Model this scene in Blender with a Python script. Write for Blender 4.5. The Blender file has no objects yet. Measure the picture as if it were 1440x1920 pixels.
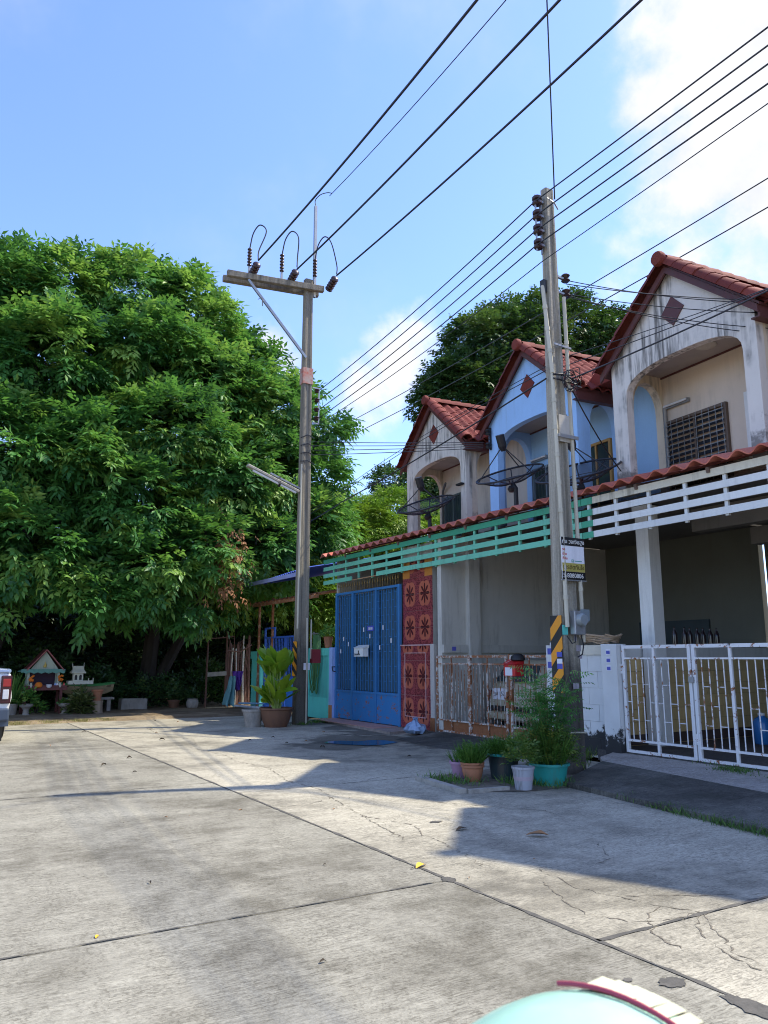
import bpy, math, random
import numpy as np
from mathutils import Vector, Matrix
random.seed(7); RNG = np.random.default_rng(11)
R = math.radians
SC = bpy.context.scene
COL = SC.collection

# ------------------------------------------------------------ camera
cd = bpy.data.cameras.new('camera'); cam = bpy.data.objects.new('camera', cd); COL.objects.link(cam)
cam.location = (0, 0, 1.5)
cam.rotation_euler = (R(90 + 10.74), 0, R(-31.0))
cd.sensor_fit = 'VERTICAL'; cd.sensor_height = 36.0; cd.sensor_width = 27.0; cd.lens = 27.19
cd.clip_start = 0.05; cd.clip_end = 2000
cd.dof.use_dof = True; cd.dof.focus_distance = 14.0; cd.dof.aperture_fstop = 9.0
SC.camera = cam
SC.cycles.filter_width = 1.05

# ------------------------------------------------------------ light, sky, exposure
SUN_EL = 53.5
SUN_AZ = (1.0, -0.28)                       # horizontal direction towards the sun
SUN_STRENGTH = 3.2
SKY_STRENGTH = 0.15
h = math.hypot(*SUN_AZ); sx, sy = SUN_AZ[0] / h, SUN_AZ[1] / h
to_sun = Vector((sx * math.cos(R(SUN_EL)), sy * math.cos(R(SUN_EL)), math.sin(R(SUN_EL))))
ld = bpy.data.lights.new('sun', 'SUN'); sun = bpy.data.objects.new('sun', ld); COL.objects.link(sun)
ld.energy = SUN_STRENGTH; ld.angle = R(0.8); ld.color = (1.0, 0.93, 0.77)
sun.location = (20, -10, 30); sun.rotation_euler = to_sun.to_track_quat('Z', 'Y').to_euler()
vs = SC.view_settings; vs.view_transform = 'Standard'; vs.look = 'None'; vs.gamma = 1.0
vs.use_curve_mapping = False; vs.exposure = 1.14

W = bpy.data.worlds.new('World'); SC.world = W; W.use_nodes = True
wt = W.node_tree; wt.nodes.clear()
def wn(kind, **kw):
    n = wt.nodes.new(kind)
    for k, v in kw.items(): setattr(n, k, v)
    return n
def wl(a, b): wt.links.new(a, b)
def wmath(op, a, b=None, c=None):
    n = wn('ShaderNodeMath', operation=op)
    for i, v in enumerate((a, b, c)):
        if v is None: continue
        if isinstance(v, (int, float)): n.inputs[i].default_value = v
        else: wl(v, n.inputs[i])
    return n.outputs[0]
sky = wn('ShaderNodeTexSky', sky_type='NISHITA')
sky.sun_disc = False; sky.sun_elevation = R(SUN_EL); sky.sun_rotation = math.atan2(sx, sy)
sky.air_density = 1.0; sky.dust_density = 0.6; sky.ozone_density = 2.2
geo = wn('ShaderNodeTexCoord')
vnorm = wn('ShaderNodeVectorMath', operation='NORMALIZE'); wl(geo.outputs['Generated'], vnorm.inputs[0])
D = vnorm.outputs[0]
nz = wn('ShaderNodeTexNoise'); nz.inputs['Scale'].default_value = 7.0; nz.inputs['Detail'].default_value = 9.0
nz.inputs['Roughness'].default_value = 0.58; wl(D, nz.inputs['Vector'])
nz2 = wn('ShaderNodeTexNoise'); nz2.inputs['Scale'].default_value = 2.2; nz2.inputs['Detail'].default_value = 6.0
nz2.inputs['Roughness'].default_value = 0.6; wl(D, nz2.inputs['Vector'])
LOBES = [  # direction, angular radius, weight of the cumulus heaps
    ((0.6650, 0.3920, 0.6357), 0.17, 1.0), ((0.6663, 0.4395, 0.6025), 0.10, 1.0), ((0.6381, 0.4860, 0.5972), 0.07, .9),
    ((0.7030, 0.4659, 0.5374), 0.14, 1.0), ((0.7428, 0.4315, 0.5118), 0.14, 1.0), ((0.6868, 0.5270, 0.5005), 0.10, .35),
    ((0.6865, 0.5604, 0.4633), 0.07, .35), ((0.7303, 0.4992, 0.4664), 0.13, .5), ((0.7664, 0.4666, 0.4415), 0.13, .6),
    ((0.7331, 0.3849, 0.5607), 0.20, .8), ((0.84, 0.24, 0.48), 0.28, 1.0), ((0.80, 0.05, 0.60), 0.26, 0.8),
    ((0.4944, 0.7898, 0.3630), 0.060, 0.75), ((0.4671, 0.8171, 0.3379), 0.060, 0.7), ((0.3438, 0.8572, 0.3834), 0.06, 0.75), ((0.3725, 0.8552, 0.3604), 0.045, 0.7),
    ((-0.80, 0.30, 0.52), 0.25, 0.9), ((-0.35, -0.80, 0.48), 0.30, 0.9), ((0.35, -0.85, 0.40), 0.22, 0.9), ((-0.75, -0.35, 0.56), 0.2, 0.8)]
acc = None
for (dx, dy, dz), rad, wgt in LOBES:
    l = math.sqrt(dx * dx + dy * dy + dz * dz)
    ds = wn('ShaderNodeVectorMath', operation='DISTANCE'); wl(D, ds.inputs[0]); ds.inputs[1].default_value = (dx / l, dy / l, dz / l)
    m = wmath('MULTIPLY', wmath('SUBTRACT', 1.0, wmath('DIVIDE', ds.outputs['Value'], rad)), wgt)
    acc = m if acc is None else wmath('MAXIMUM', acc, m)
acc = wmath('MAXIMUM', acc, -0.6)
dens = wmath('ADD', acc, wmath('MULTIPLY', wmath('SUBTRACT', nz.outputs['Fac'], 0.5), 2.4))
mr = wn('ShaderNodeMapRange', interpolation_type='SMOOTHSTEP'); wl(dens, mr.inputs['Value'])
mr.inputs['From Min'].default_value = 0.0; mr.inputs['From Max'].default_value = 0.72
# thin veil
vl = wn('ShaderNodeMapRange', interpolation_type='SMOOTHSTEP'); wl(nz2.outputs['Fac'], vl.inputs['Value'])
vl.inputs['From Min'].default_value = 0.5; vl.inputs['From Max'].default_value = 0.85; vl.inputs['To Max'].default_value = 0.35
cl = wmath('MINIMUM', wmath('ADD', mr.outputs[0], vl.outputs[0]), 0.97)
hs = wn('ShaderNodeMix', data_type='RGBA', blend_type='MULTIPLY'); hs.inputs['Factor'].default_value = 1.0
wl(sky.outputs[0], hs.inputs['A']); hs.inputs['B'].default_value = (.84, .91, 1.18, 1)
mx = wn('ShaderNodeMix', data_type='RGBA'); wl(cl, mx.inputs['Factor']); wl(hs.outputs['Result'], mx.inputs['A'])
shd = wn('ShaderNodeMix', data_type='RGBA'); wl(wmath('MULTIPLY_ADD', nz.outputs['Fac'], 2.6, -.85), shd.inputs['Factor']); shd.clamp_factor = True
shd.inputs['A'].default_value = (2.6, 2.66, 2.85, 1); shd.inputs['B'].default_value = (3.75, 3.7, 3.72, 1); wl(shd.outputs['Result'], mx.inputs['B'])
bg = wn('ShaderNodeBackground'); bg.inputs['Strength'].default_value = SKY_STRENGTH; wl(mx.outputs['Result'], bg.inputs['Color'])
wo = wn('ShaderNodeOutputWorld'); wl(bg.outputs[0], wo.inputs['Surface'])

# ------------------------------------------------------------ materials
class NT:
    """small helper round a material's node tree"""
    def __init__(s, name):
        s.m = bpy.data.materials.new(name); s.m.use_nodes = True; s.t = s.m.node_tree
        s.b = s.t.nodes['Principled BSDF']
        g = s.t.nodes.new('ShaderNodeNewGeometry'); s.pos = g.outputs['Position']; s.nrm = g.outputs['Normal']
        oi = s.t.nodes.new('ShaderNodeObjectInfo'); s.rand = oi.outputs['Random']
    def n(s, kind, **kw):
        n = s.t.nodes.new(kind)
        for k, v in kw.items(): setattr(n, k, v)
        return n
    def l(s, a, b): s.t.links.new(a, b)
    def set(s, sock, v):
        if isinstance(v, (int, float)): sock.default_value = v
        elif isinstance(v, tuple): sock.default_value = v if len(v) == 4 or sock.type == 'VECTOR' else v + (1,)
        else: s.l(v, sock)
    def math(s, op, a, b=None, c=None):
        n = s.n('ShaderNodeMath', operation=op)
        for i, v in enumerate((a, b, c)):
            if v is not None: s.set(n.inputs[i], v)
        return n.outputs[0]
    def noise(s, scale, detail=4, rough=.55, vec=None, stretch=None, dist=0):
        n = s.n('ShaderNodeTexNoise'); n.inputs['Scale'].default_value = scale
        n.inputs['Detail'].default_value = detail; n.inputs['Roughness'].default_value = rough; n.inputs['Distortion'].default_value = dist
        v = vec or s.pos
        if stretch:
            mp = s.n('ShaderNodeMapping'); mp.inputs['Scale'].default_value = stretch; s.l(v, mp.inputs['Vector']); v = mp.outputs[0]
        s.l(v, n.inputs['Vector']); return n.outputs['Fac']
    def ramp(s, v, lo, hi, to0=0., to1=1.):
        n = s.n('ShaderNodeMapRange', interpolation_type='SMOOTHSTEP'); s.set(n.inputs['Value'], v)
        n.inputs['From Min'].default_value = lo; n.inputs['From Max'].default_value = hi
        n.inputs['To Min'].default_value = to0; n.inputs['To Max'].default_value = to1
        return n.outputs[0]
    def mix(s, f, a, b, blend='MIX'):
        n = s.n('ShaderNodeMix', data_type='RGBA', blend_type=blend)
        s.set(n.inputs['Factor'], f); s.set(n.inputs['A'], a); s.set(n.inputs['B'], b); return n.outputs['Result']
    def scale(s, col, f):
        cc = s.n('ShaderNodeCombineColor'); [s.set(cc.inputs[i], f) for i in range(3)]
        return s.mix(1.0, col, cc.outputs[0], 'MULTIPLY')
    def bump(s, hgt, strength=.3, dist=.01):
        n = s.n('ShaderNodeBump'); n.inputs['Strength'].default_value = strength; n.inputs['Distance'].default_value = dist
        s.l(hgt, n.inputs['Height']); s.l(n.outputs[0], s.b.inputs['Normal'])
    def sep(s, v=None):
        n = s.n('ShaderNodeSeparateXYZ'); s.l(v or s.pos, n.inputs[0]); return n.outputs
    def done(s, col, rough=.7, metal=0., spec=.4):
        s.set(s.b.inputs['Base Color'], col); s.set(s.b.inputs['Roughness'], rough)
        s.b.inputs['Metallic'].default_value = metal; s.b.inputs['Specular IOR Level'].default_value = spec
        return s.m
MC = {}
def paint(name, c, rough=.6, var=.22, dirt=.35, dirtcol=(.10, .085, .06), scale=2.2, streak=True, bump=.15, metal=0., rnd=.12, spec=.4):
    """painted / plain surface: blotchy tone, vertical dirt streaks, fine relief"""
    if name in MC: return MC[name]
    s = NT(name)
    a = s.noise(scale, 5, .6); f = s.noise(38, 4, .6)
    v = s.math('ADD', 1 - var, s.math('MULTIPLY', a, var * 2)); v = s.math('MULTIPLY', v, s.math('ADD', 1 - rnd / 2, s.math('MULTIPLY', s.rand, rnd)))
    v = s.math('MULTIPLY', v, s.math('ADD', .93, s.math('MULTIPLY', f, .14)))
    col = s.scale(c, v)
    if dirt:
        k = s.noise(1.0, 5, .62, stretch=(9, 9, 1.1) if streak else (3.5, 3.5, 3.5))
        k2 = s.noise(.9, 4, .6)
        d = s.math('MULTIPLY', s.ramp(k, .47, .70), s.ramp(k2, .35, .62)); col = s.mix(s.math('MULTIPLY', d, dirt), col, dirtcol)
    if bump: s.bump(f, bump, .006)
    r = s.math('ADD', rough - .08, s.math('MULTIPLY', a, .16))
    MC[name] = s.done(col, r, metal, spec); return MC[name]
def rusty(name, c, amount=.5, rough=.6):
    if name in MC: return MC[name]
    s = NT(name); a = s.noise(5.5, 6, .68); b = s.noise(22, 4, .6)
    k = s.ramp(s.math('ADD', a, s.math('MULTIPLY', b, .35)), .78 - amount * .42, .86 - amount * .3)
    rc = s.mix(b, (.14, .045, .018), (.36, .15, .06)); col = s.mix(k, c, rc)
    s.bump(b, .4, .006); MC[name] = s.done(col, s.math('ADD', rough, s.math('MULTIPLY', k, .25))); return MC[name]
def plaster(name, c, stain=.6, staincol=(.055, .055, .05), zlo=None, rough=.85):
    """weathered house plaster: black rain streaks under ledges and mould low on columns"""
    if name in MC: return MC[name]
    s = NT(name); a = s.noise(1.1, 5, .6); f = s.noise(60, 3, .6)
    col = s.scale(c, s.math('ADD', .86, s.math('MULTIPLY', a, .26)))
    st = s.noise(1.0, 6, .65, stretch=(10, 10, .8)); pt = s.noise(.75, 5, .62)
    k = s.math('MULTIPLY', s.ramp(st, .40, .64), s.ramp(pt, .42, .60)); col = s.mix(s.math('MULTIPLY', k, stain), col, staincol)
    sp = s.noise(5, 6, .7); col = s.mix(s.math('MULTIPLY', s.ramp(sp, .6, .8), stain * .6), col, (.20, .18, .15))
    if zlo is not None:
        z = s.sep()[2]; g = s.math('ADD', s.ramp(z, zlo, zlo + 1.15, 1, 0), s.math('MULTIPLY', s.math('SUBTRACT', sp, .5), 1.6))
        col = s.mix(s.math('MULTIPLY', s.ramp(g, .45, .8), .75), col, (.10, .095, .09))
    s.bump(f, .25, .005); MC[name] = s.done(col, rough, spec=.25); return MC[name]
def weathered(name, c, dark, amount=.5, stretch=(6, 6, .6), rough=.85, bump=.5, rnd=.1):
    """old concrete, wood or stone"""
    if name in MC: return MC[name]
    s = NT(name); a = s.noise(1.0, 7, .68, stretch=stretch); b = s.noise(30, 5, .65); e = s.noise(2.2, 5, .6)
    k = s.math('MULTIPLY', s.ramp(a, .38, .7), amount)
    col = s.mix(k, c, dark); col = s.scale(col, s.math('ADD', .72, s.math('MULTIPLY', s.math('ADD', e, b), .28)))
    col = s.scale(col, s.math('ADD', 1 - rnd / 2, s.math('MULTIPLY', s.rand, rnd)))
    s.bump(s.math('ADD', a, s.math('MULTIPLY', b, .6)), bump, .01); MC[name] = s.done(col, rough, spec=.25); return MC[name]
def leafmat(name, dark, mid, light, rough=.42, trans=.28):
    if name in MC: return MC[name]
    s = NT(name); at = s.n('ShaderNodeAttribute'); at.attribute_name = 'tint'; t = at.outputs['Fac']
    col = s.mix(s.ramp(t, 0, .5), dark, mid); col = s.mix(s.ramp(t, .5, 1), col, light)
    b = s.noise(9, 3); col = s.scale(col, s.math('ADD', .8, s.math('MULTIPLY', b, .4)))
    s.done(col, rough, spec=.45)
    tr = s.n('ShaderNodeBsdfTranslucent'); s.l(s.mix(.5, col, (.10, .2, .015)), tr.inputs['Color'])
    ms = s.n('ShaderNodeMixShader'); ms.inputs[0].default_value = trans
    out = s.t.nodes['Material Output']; s.l(s.b.outputs[0], ms.inputs[1]); s.l(tr.outputs[0], ms.inputs[2]); s.l(ms.outputs[0], out.inputs['Surface'])
    MC[name] = s.m; return s.m
def plain(name, c, rough=.5, metal=0., spec=.5):
    return paint(name, c, rough, var=.08, dirt=.15, bump=.03, metal=metal, rnd=.04, spec=spec)
def glass(name, c, rough=.06):
    if name in MC: return MC[name]
    s = NT(name); a = s.noise(2.5, 2); MC[name] = s.done(s.scale(c, s.math('ADD', .7, s.math('MULTIPLY', a, .6))), rough, spec=.6); return MC[name]

# ------------------------------------------------------------ geometry helpers
class MB:
    def __init__(s): s.v = []; s.f = []
    def add(s, vs, fs):
        k = len(s.v); s.v += [tuple(p) for p in vs]; s.f += [tuple(i + k for i in f) for f in fs]; return s
    def box(s, a, b):
        x0, y0, z0 = (min(a[i], b[i]) for i in range(3)); x1, y1, z1 = (max(a[i], b[i]) for i in range(3))
        return s.add([(x0, y0, z0), (x1, y0, z0), (x1, y1, z0), (x0, y1, z0), (x0, y0, z1), (x1, y0, z1), (x1, y1, z1), (x0, y1, z1)],
                     [(0, 3, 2, 1), (4, 5, 6, 7), (0, 1, 5, 4), (1, 2, 6, 5), (2, 3, 7, 6), (3, 0, 4, 7)])
    def bar(s, a, b, w, h=None, up=(0, 0, 1)):
        """box of section w x h between two points"""
        a, b = Vector(a), Vector(b); d = (b - a).normalized(); u = Vector(up)
        if abs(d.dot(u)) > .97: u = Vector((1, 0, 0))
        r = d.cross(u).normalized() * (w / 2); t = r.cross(d).normalized() * ((h or w) / 2)
        P = []
        for p in (a, b): P += [p - r - t, p + r - t, p + r + t, p - r + t]
        return s.add(P, [(0, 1, 2, 3), (7, 6, 5, 4), (0, 4, 5, 1), (1, 5, 6, 2), (2, 6, 7, 3), (3, 7, 4, 0)])
    def tube(s, pts, r, n=6, cap=True):
        pts = [Vector(p) for p in pts]; rr = r if isinstance(r, (list, tuple)) else [r] * len(pts); k = len(s.v); u = None
        for i, p in enumerate(pts):
            d = (pts[min(i + 1, len(pts) - 1)] - pts[max(i - 1, 0)]).normalized()
            if u is None:
                u = d.orthogonal().normalized()
            u = (u - d * u.dot(d)); u = u.normalized() if u.length > 1e-6 else d.orthogonal().normalized(); w = d.cross(u)
            for j in range(n):
                a = 2 * math.pi * j / n; s.v.append(tuple(p + (u * math.cos(a) + w * math.sin(a)) * rr[i]))
        for i in range(len(pts) - 1):
            for j in range(n):
                s.f.append((k + i * n + j, k + i * n + (j + 1) % n, k + (i + 1) * n + (j + 1) % n, k + (i + 1) * n + j))
        if cap:
            s.f.append(tuple(k + j for j in range(n))[::-1]); s.f.append(tuple(k + (len(pts) - 1) * n + j for j in range(n)))
        return s
    def lathe(s, prof, c=(0, 0, 0), n=20, axis=None, wob=0):
        k = len(s.v); M = Vector((0, 0, 1)).rotation_difference(Vector(axis)).to_matrix() if axis else None
        for r, z in prof:
            for j in range(n):
                a = 2 * math.pi * j / n; q = r * (1 + wob * math.sin(a * 7 + z * 9)); p = Vector((q * math.cos(a), q * math.sin(a), z))
                if M: p = M @ p
                s.v.append((p.x + c[0], p.y + c[1], p.z + c[2]))
        for i in range(len(prof) - 1):
            for j in range(n):
                s.f.append((k + i * n + j, k + i * n + (j + 1) % n, k + (i + 1) * n + (j + 1) % n, k + (i + 1) * n + j))
        s.f.append(tuple(k + j for j in range(n))[::-1]); s.f.append(tuple(k + (len(prof) - 1) * n + j for j in range(n)))
        return s
    def prism(s, poly, off):
        """closed polygon (list of 3-D points) pushed along off"""
        n = len(poly); k = len(s.v); o = Vector(off)
        s.v += [tuple(p) for p in poly] + [tuple(Vector(p) + o) for p in poly]
        s.f.append(tuple(range(k, k + n))[::-1]); s.f.append(tuple(range(k + n, k + 2 * n)))
        for i in range(n): j = (i + 1) % n; s.f.append((k + i, k + j, k + n + j, k + n + i))
        return s
    def mesh(s, name, m, smooth=False):
        me = bpy.data.meshes.new(name); me.from_pydata(s.v, [], s.f); me.validate(); me.update()
        import bmesh
        bm = bmesh.new(); bm.from_mesh(me); bmesh.ops.recalc_face_normals(bm, faces=bm.faces); bm.to_mesh(me); bm.free()
        if m: me.materials.append(m)
        if smooth:
            for p in me.polygons: p.use_smooth = True
            if hasattr(me, 'set_sharp_from_angle'): me.set_sharp_from_angle(angle=R(42))
        return me
    def build(s, name, m, parent=None, smooth=False, loc=None, bevel=0):
        o = bpy.data.objects.new(name, s.mesh(name, m, smooth)); COL.objects.link(o)
        if parent: o.parent = parent
        if loc is not None: o.location = loc
        if bevel:
            bv = o.modifiers.new('bevel', 'BEVEL'); bv.width = bevel; bv.segments = 2; bv.limit_method = 'ANGLE'
        return o
def inst(me, name, parent=None, loc=(0, 0, 0), rot=(0, 0, 0), sc=(1, 1, 1)):
    o = bpy.data.objects.new(name, me); COL.objects.link(o)
    if parent: o.parent = parent
    o.location = loc; o.rotation_euler = rot; o.scale = sc; return o
def thing(name, label, cat, loc=(0, 0, 0), rz=0, group=None):
    o = bpy.data.objects.new(name, None); COL.objects.link(o); o.location = loc; o.rotation_euler = (0, 0, rz)
    o.empty_display_size = .2; return tag(o, label, cat, group)
def tag(o, label, cat, group=None):
    o['label'] = label; o['category'] = cat
    if group: o['group'] = group
    return o
def kind(o, k): o['kind'] = k; return o
def copy_tree(o, parent=None):
    c = o.copy(); COL.objects.link(c)
    if parent: c.parent = parent
    for ch in list(o.children): copy_tree(ch, c)
    return c
def arc(c, a0, a1, rx, rz, n, fx):
    return [fx(c[0] + rx * math.cos(a0 + (a1 - a0) * i / n), c[1] + rz * math.sin(a0 + (a1 - a0) * i / n)) for i in range(n + 1)]
def spline(pts, k=6):
    """smooth curve through points"""
    P = [Vector(p) for p in pts]; P = [P[0] * 2 - P[1]] + P + [P[-1] * 2 - P[-2]]; out = []
    for i in range(1, len(P) - 2):
        a, b, c, d = P[i - 1:i + 3]
        for j in range(k):
            t = j / k; out.append(.5 * (2 * b + (c - a) * t + (2 * a - 5 * b + 4 * c - d) * t * t + (3 * b - a - 3 * c + d) * t ** 3))
    return out + [P[-2]]
def text(s, size, m, parent, origin, xdir, ydir, name='lettering', depth=.002, align='LEFT'):
    cu = bpy.data.curves.new(name, 'FONT'); cu.body = s; cu.size = size; cu.align_x = align; cu.extrude = depth; cu.resolution_u = 3
    t = bpy.data.objects.new(name, cu); COL.objects.link(t)
    dg = bpy.context.evaluated_depsgraph_get(); me = bpy.data.meshes.new_from_object(t.evaluated_get(dg)); bpy.data.objects.remove(t)
    me.materials.clear(); me.materials.append(m)
    o = bpy.data.objects.new(name, me); COL.objects.link(o); x = Vector(xdir).normalized(); y = Vector(ydir).normalized(); z = x.cross(y)
    o.matrix_local = Matrix(((x.x, y.x, z.x, origin[0]), (x.y, y.y, z.y, origin[1]), (x.z, y.z, z.z, origin[2]), (0, 0, 0, 1)))
    if parent: o.parent = parent
    return o

# ------------------------------------------------------------ foliage
def leaves_mesh(name, base, dirs, wid, length, nrm, tint, m, fold=.18):
    """folded four-cornered leaves, all arrays of n rows"""
    n = len(base); side = np.cross(dirs, nrm); side /= np.linalg.norm(side, axis=1, keepdims=True) + 1e-9
    up = np.cross(side, dirs); L = length[:, None]; w = wid[:, None]
    mid = base + dirs * L * .45 + up * w * fold
    V = np.empty((n, 4, 3)); V[:, 0] = base; V[:, 1] = mid + side * w; V[:, 2] = base + dirs * L - up * L * .08; V[:, 3] = mid - side * w
    me = bpy.data.meshes.new(name); me.vertices.add(n * 4); me.vertices.foreach_set('co', V.reshape(-1))
    F = np.empty((n, 2, 3), np.int32); b = np.arange(n) * 4
    F[:, 0] = np.stack([b, b + 1, b + 2], 1); F[:, 1] = np.stack([b, b + 2, b + 3], 1)
    me.loops.add(n * 6); me.loops.foreach_set('vertex_index', F.reshape(-1)); me.polygons.add(n * 2)
    me.polygons.foreach_set('loop_start', np.arange(n * 2, dtype=np.int32) * 3)
    at = me.attributes.new('tint', 'FLOAT', 'FACE'); at.data.foreach_set('value', np.repeat(tint, 2).astype(np.float32))
    me.update(calc_edges=True); me.materials.append(m); return me
def unit(a): return a / (np.linalg.norm(a, axis=1, keepdims=True) + 1e-9)
def spray_leaves(P, A, T, pairs=3, slen=.5, L=.2, wid=.05, spread=1.0, droop=.25, jit=.25):
    """pinnate sprays: P origin, A outward axis, T tint -> leaf arrays"""
    n = len(P); A = unit(A + RNG.normal(0, jit, (n, 3))); up = np.tile([0, 0, 1.], (n, 1)) + RNG.normal(0, .35, (n, 3))
    S = unit(np.cross(A, up)); N = np.cross(S, A); B, Dv, Wd, Ln, Nr, Tn = [], [], [], [], [], []
    sl = slen * RNG.uniform(.7, 1.2, n)[:, None]
    for k in range(pairs * 2 + 1):
        if k == pairs * 2: t, sg, ang = 1.0, 0, 0
        else: t, sg, ang = (k // 2 + 1) / (pairs + .6), (1 if k % 2 else -1), spread
        d = A * math.cos(ang) + S * math.sin(ang) * sg; d[:, 2] -= droop * (.5 + t); d = unit(d + RNG.normal(0, .12, (n, 3)))
        b = P + A * sl * t; b[:, 2] -= droop * .5 * (sl[:, 0] * t) ** 2 * 2
        B.append(b); Dv.append(d); Ln.append(L * RNG.uniform(.6, 1.3, n)); Wd.append(wid * RNG.uniform(.65, 1.25, n)); Nr.append(unit(N + RNG.normal(0, .2, (n, 3)))); Tn.append(np.clip(T + RNG.normal(0, .07, n), 0, 1))
    c = np.concatenate; return c(B), c(Dv), c(Wd), c(Ln), c(Nr), c(Tn)
def crown_points(lobes, dens, clump_r, per, tint_mu=.42, tint_sd=.2, tuft=.0):
    """clumps on the surfaces of ellipsoid lobes (c, r) and a few inside -> points, outward axes, tints"""
    P, A, T = [], [], []
    for c, r in lobes:
        c = np.array(c); r = np.array(r); area = 4 * math.pi * ((r[0] * r[1]) ** 1.6 + (r[0] * r[2]) ** 1.6 + (r[1] * r[2]) ** 1.6) ** (1 / 1.6) / 3 ** (1 / 1.6)
        n = max(3, int(area * dens)); d = unit(RNG.normal(0, 1, (n, 3))); rr = RNG.uniform(.72, 1.08, n)[:, None]
        cc = c + d * r * rr; dn = unit(d / r); tint = np.clip(RNG.normal(tint_mu, tint_sd, n), 0, 1)
        for i in range(n):
            k = RNG.integers(int(per * .7), int(per * 1.3) + 1); o = unit(RNG.normal(0, 1, (k, 3))) * (RNG.uniform(0, 1, k) ** .5)[:, None] * clump_r * RNG.uniform(.7, 1.25)
            o[:, 2] *= .75; P.append(cc[i] + o); A.append(unit(o / clump_r + dn[i] * .9)); T.append(np.full(k, tint[i]) + RNG.normal(0, .06, k))
    return np.concatenate(P), np.concatenate(A), np.concatenate(T)
def mesh_obj(me, name, parent=None, loc=None):
    o = bpy.data.objects.new(name, me); COL.objects.link(o)
    if parent: o.parent = parent
    if loc is not None: o.location = loc
    return o
# ============================================================ ground and road
def m_concrete(name, base, dark, light, grime=.55, moss=0., damp=()):
    s = NT(name)
    xyz = s.pos
    broom = s.noise(1.0, 3, .6, stretch=(3.0, 75, 1)); broom2 = s.noise(1.0, 4, .7, stretch=(1.2, 22, 1))
    big = s.noise(.33, 6, .62, dist=.6); med = s.noise(1.3, 6, .66); spk = s.noise(70, 3, .7); spk2 = s.noise(19, 5, .7)
    v = s.math('ADD', .66, s.math('MULTIPLY', broom, .34)); v = s.math('MULTIPLY', v, s.math('ADD', .80, s.math('MULTIPLY', broom2, .40)))
    v = s.math('MULTIPLY', v, s.math('ADD', .62, s.math('MULTIPLY', spk, .76))); v = s.math('MULTIPLY', v, s.math('ADD', .62, s.math('MULTIPLY', spk2, .76)))
    pat = s.noise(1.0, 7, .72, stretch=(2.2, 6.5, 1), dist=.3); v = s.math('MULTIPLY', v, s.math('ADD', .70, s.math('MULTIPLY', pat, .6)))
    col = s.mix(s.ramp(big, .35, .68), base, light)
    g = s.math('MULTIPLY', s.ramp(med, .42, .66), s.ramp(big, .62, .36)); col = s.mix(s.math('MULTIPLY', g, grime), col, dark)
    wet = s.noise(.55, 4, .55, stretch=(.55, 1.5, 1), dist=.9); col = s.mix(s.math('MULTIPLY', s.ramp(wet, .60, .72), .42), col, (.13, .115, .085))
    dsh = s.math('MULTIPLY', s.ramp(s.noise(1.0, 3, .6, stretch=(15, 92, 1)), .50, .60), s.ramp(s.noise(1.7, 6, .7), .30, .58)); col = s.mix(s.math('MULTIPLY', dsh, .60), col, dark)
    ds2 = s.math('MULTIPLY', s.ramp(s.noise(1.0, 4, .65, stretch=(4.5, 27, 1)), .52, .66), s.ramp(s.noise(.8, 5, .7), .35, .6)); col = s.mix(s.math('MULTIPLY', ds2, .45), col, dark)
    gr = s.math('MULTIPLY', s.ramp(s.noise(42, 4, .75), .50, .60), s.ramp(s.noise(2.6, 6, .7), .36, .60)); col = s.mix(s.math('MULTIPLY', gr, .62), col, dark)
    gw = s.ramp(s.noise(55, 3, .7), .58, .70); col = s.mix(s.math('MULTIPLY', gw, .25), col, light)
    for (cx, cy, cr) in damp:                                       # wet, dirty places with ragged edges
        vd = s.n('ShaderNodeVectorMath', operation='DISTANCE'); s.l(s.pos, vd.inputs[0]); vd.inputs[1].default_value = (cx, cy, 0)
        kk = s.math('ADD', s.math('SUBTRACT', 1.0, s.math('DIVIDE', vd.outputs['Value'], cr)), s.math('MULTIPLY', s.math('SUBTRACT', s.noise(1.6, 6, .65, dist=.5), .5), 2.2)); col = s.mix(s.math('MULTIPLY', s.ramp(kk, .05, .40), .72), col, (.075, .07, .058))
    if moss:
        mo = s.noise(1.9, 6, .7); col = s.mix(s.math('MULTIPLY', s.ramp(mo, .42, .62), moss), col, (.055, .055, .045))
    col = s.scale(col, v); s.bump(s.math('ADD', broom, s.math('MULTIPLY', spk, .8)), .45, .006)
    return s.done(col, s.math('ADD', .8, s.math('MULTIPLY', med, .15)), spec=.15)
M_road = m_concrete('road_concrete', (.315, .294, .235), (.122, .110, .082), (.42, .395, .315), .8)
M_road2 = m_concrete('pale_road_concrete', (.405, .37, .285), (.155, .142, .112), (.58, .53, .41), .8, 0, ((7.4, 13.2, 1.3), (6.6, 12.6, .9), (8.2, 14.3, .8), (8.4, 15.6, .7), (8.2, 11.6, .8), (7.6, 8.6, .7), (8.3, 17.2, .8)))
M_apron = m_concrete('apron_concrete', (.12, .112, .098), (.045, .044, .038), (.21, .20, .17), .8, .5)
M_lightstrip = m_concrete('strip_concrete', (.46, .42, .37), (.2, .18, .15), (.55, .5, .44), .4)
def m_dirt():
    s = NT('dirt'); a = s.noise(.8, 7, .65); b = s.noise(14, 6, .7); c = s.noise(60, 3, .6)
    col = s.mix(s.ramp(a, .35, .65), (.17, .125, .08), (.33, .26, .17)); col = s.mix(s.math('MULTIPLY', s.ramp(b, .52, .7), .6), col, (.09, .085, .04))
    col = s.scale(col, s.math('ADD', .7, s.math('MULTIPLY', c, .6))); s.bump(s.math('ADD', b, c), .8, .03); return s.done(col, .95, spec=.1)
M_dirt = m_dirt()
M_seal = weathered('joint_tar', (.085, .08, .07), (.17, .155, .13), .6, (9, 9, 9), .8)
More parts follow.
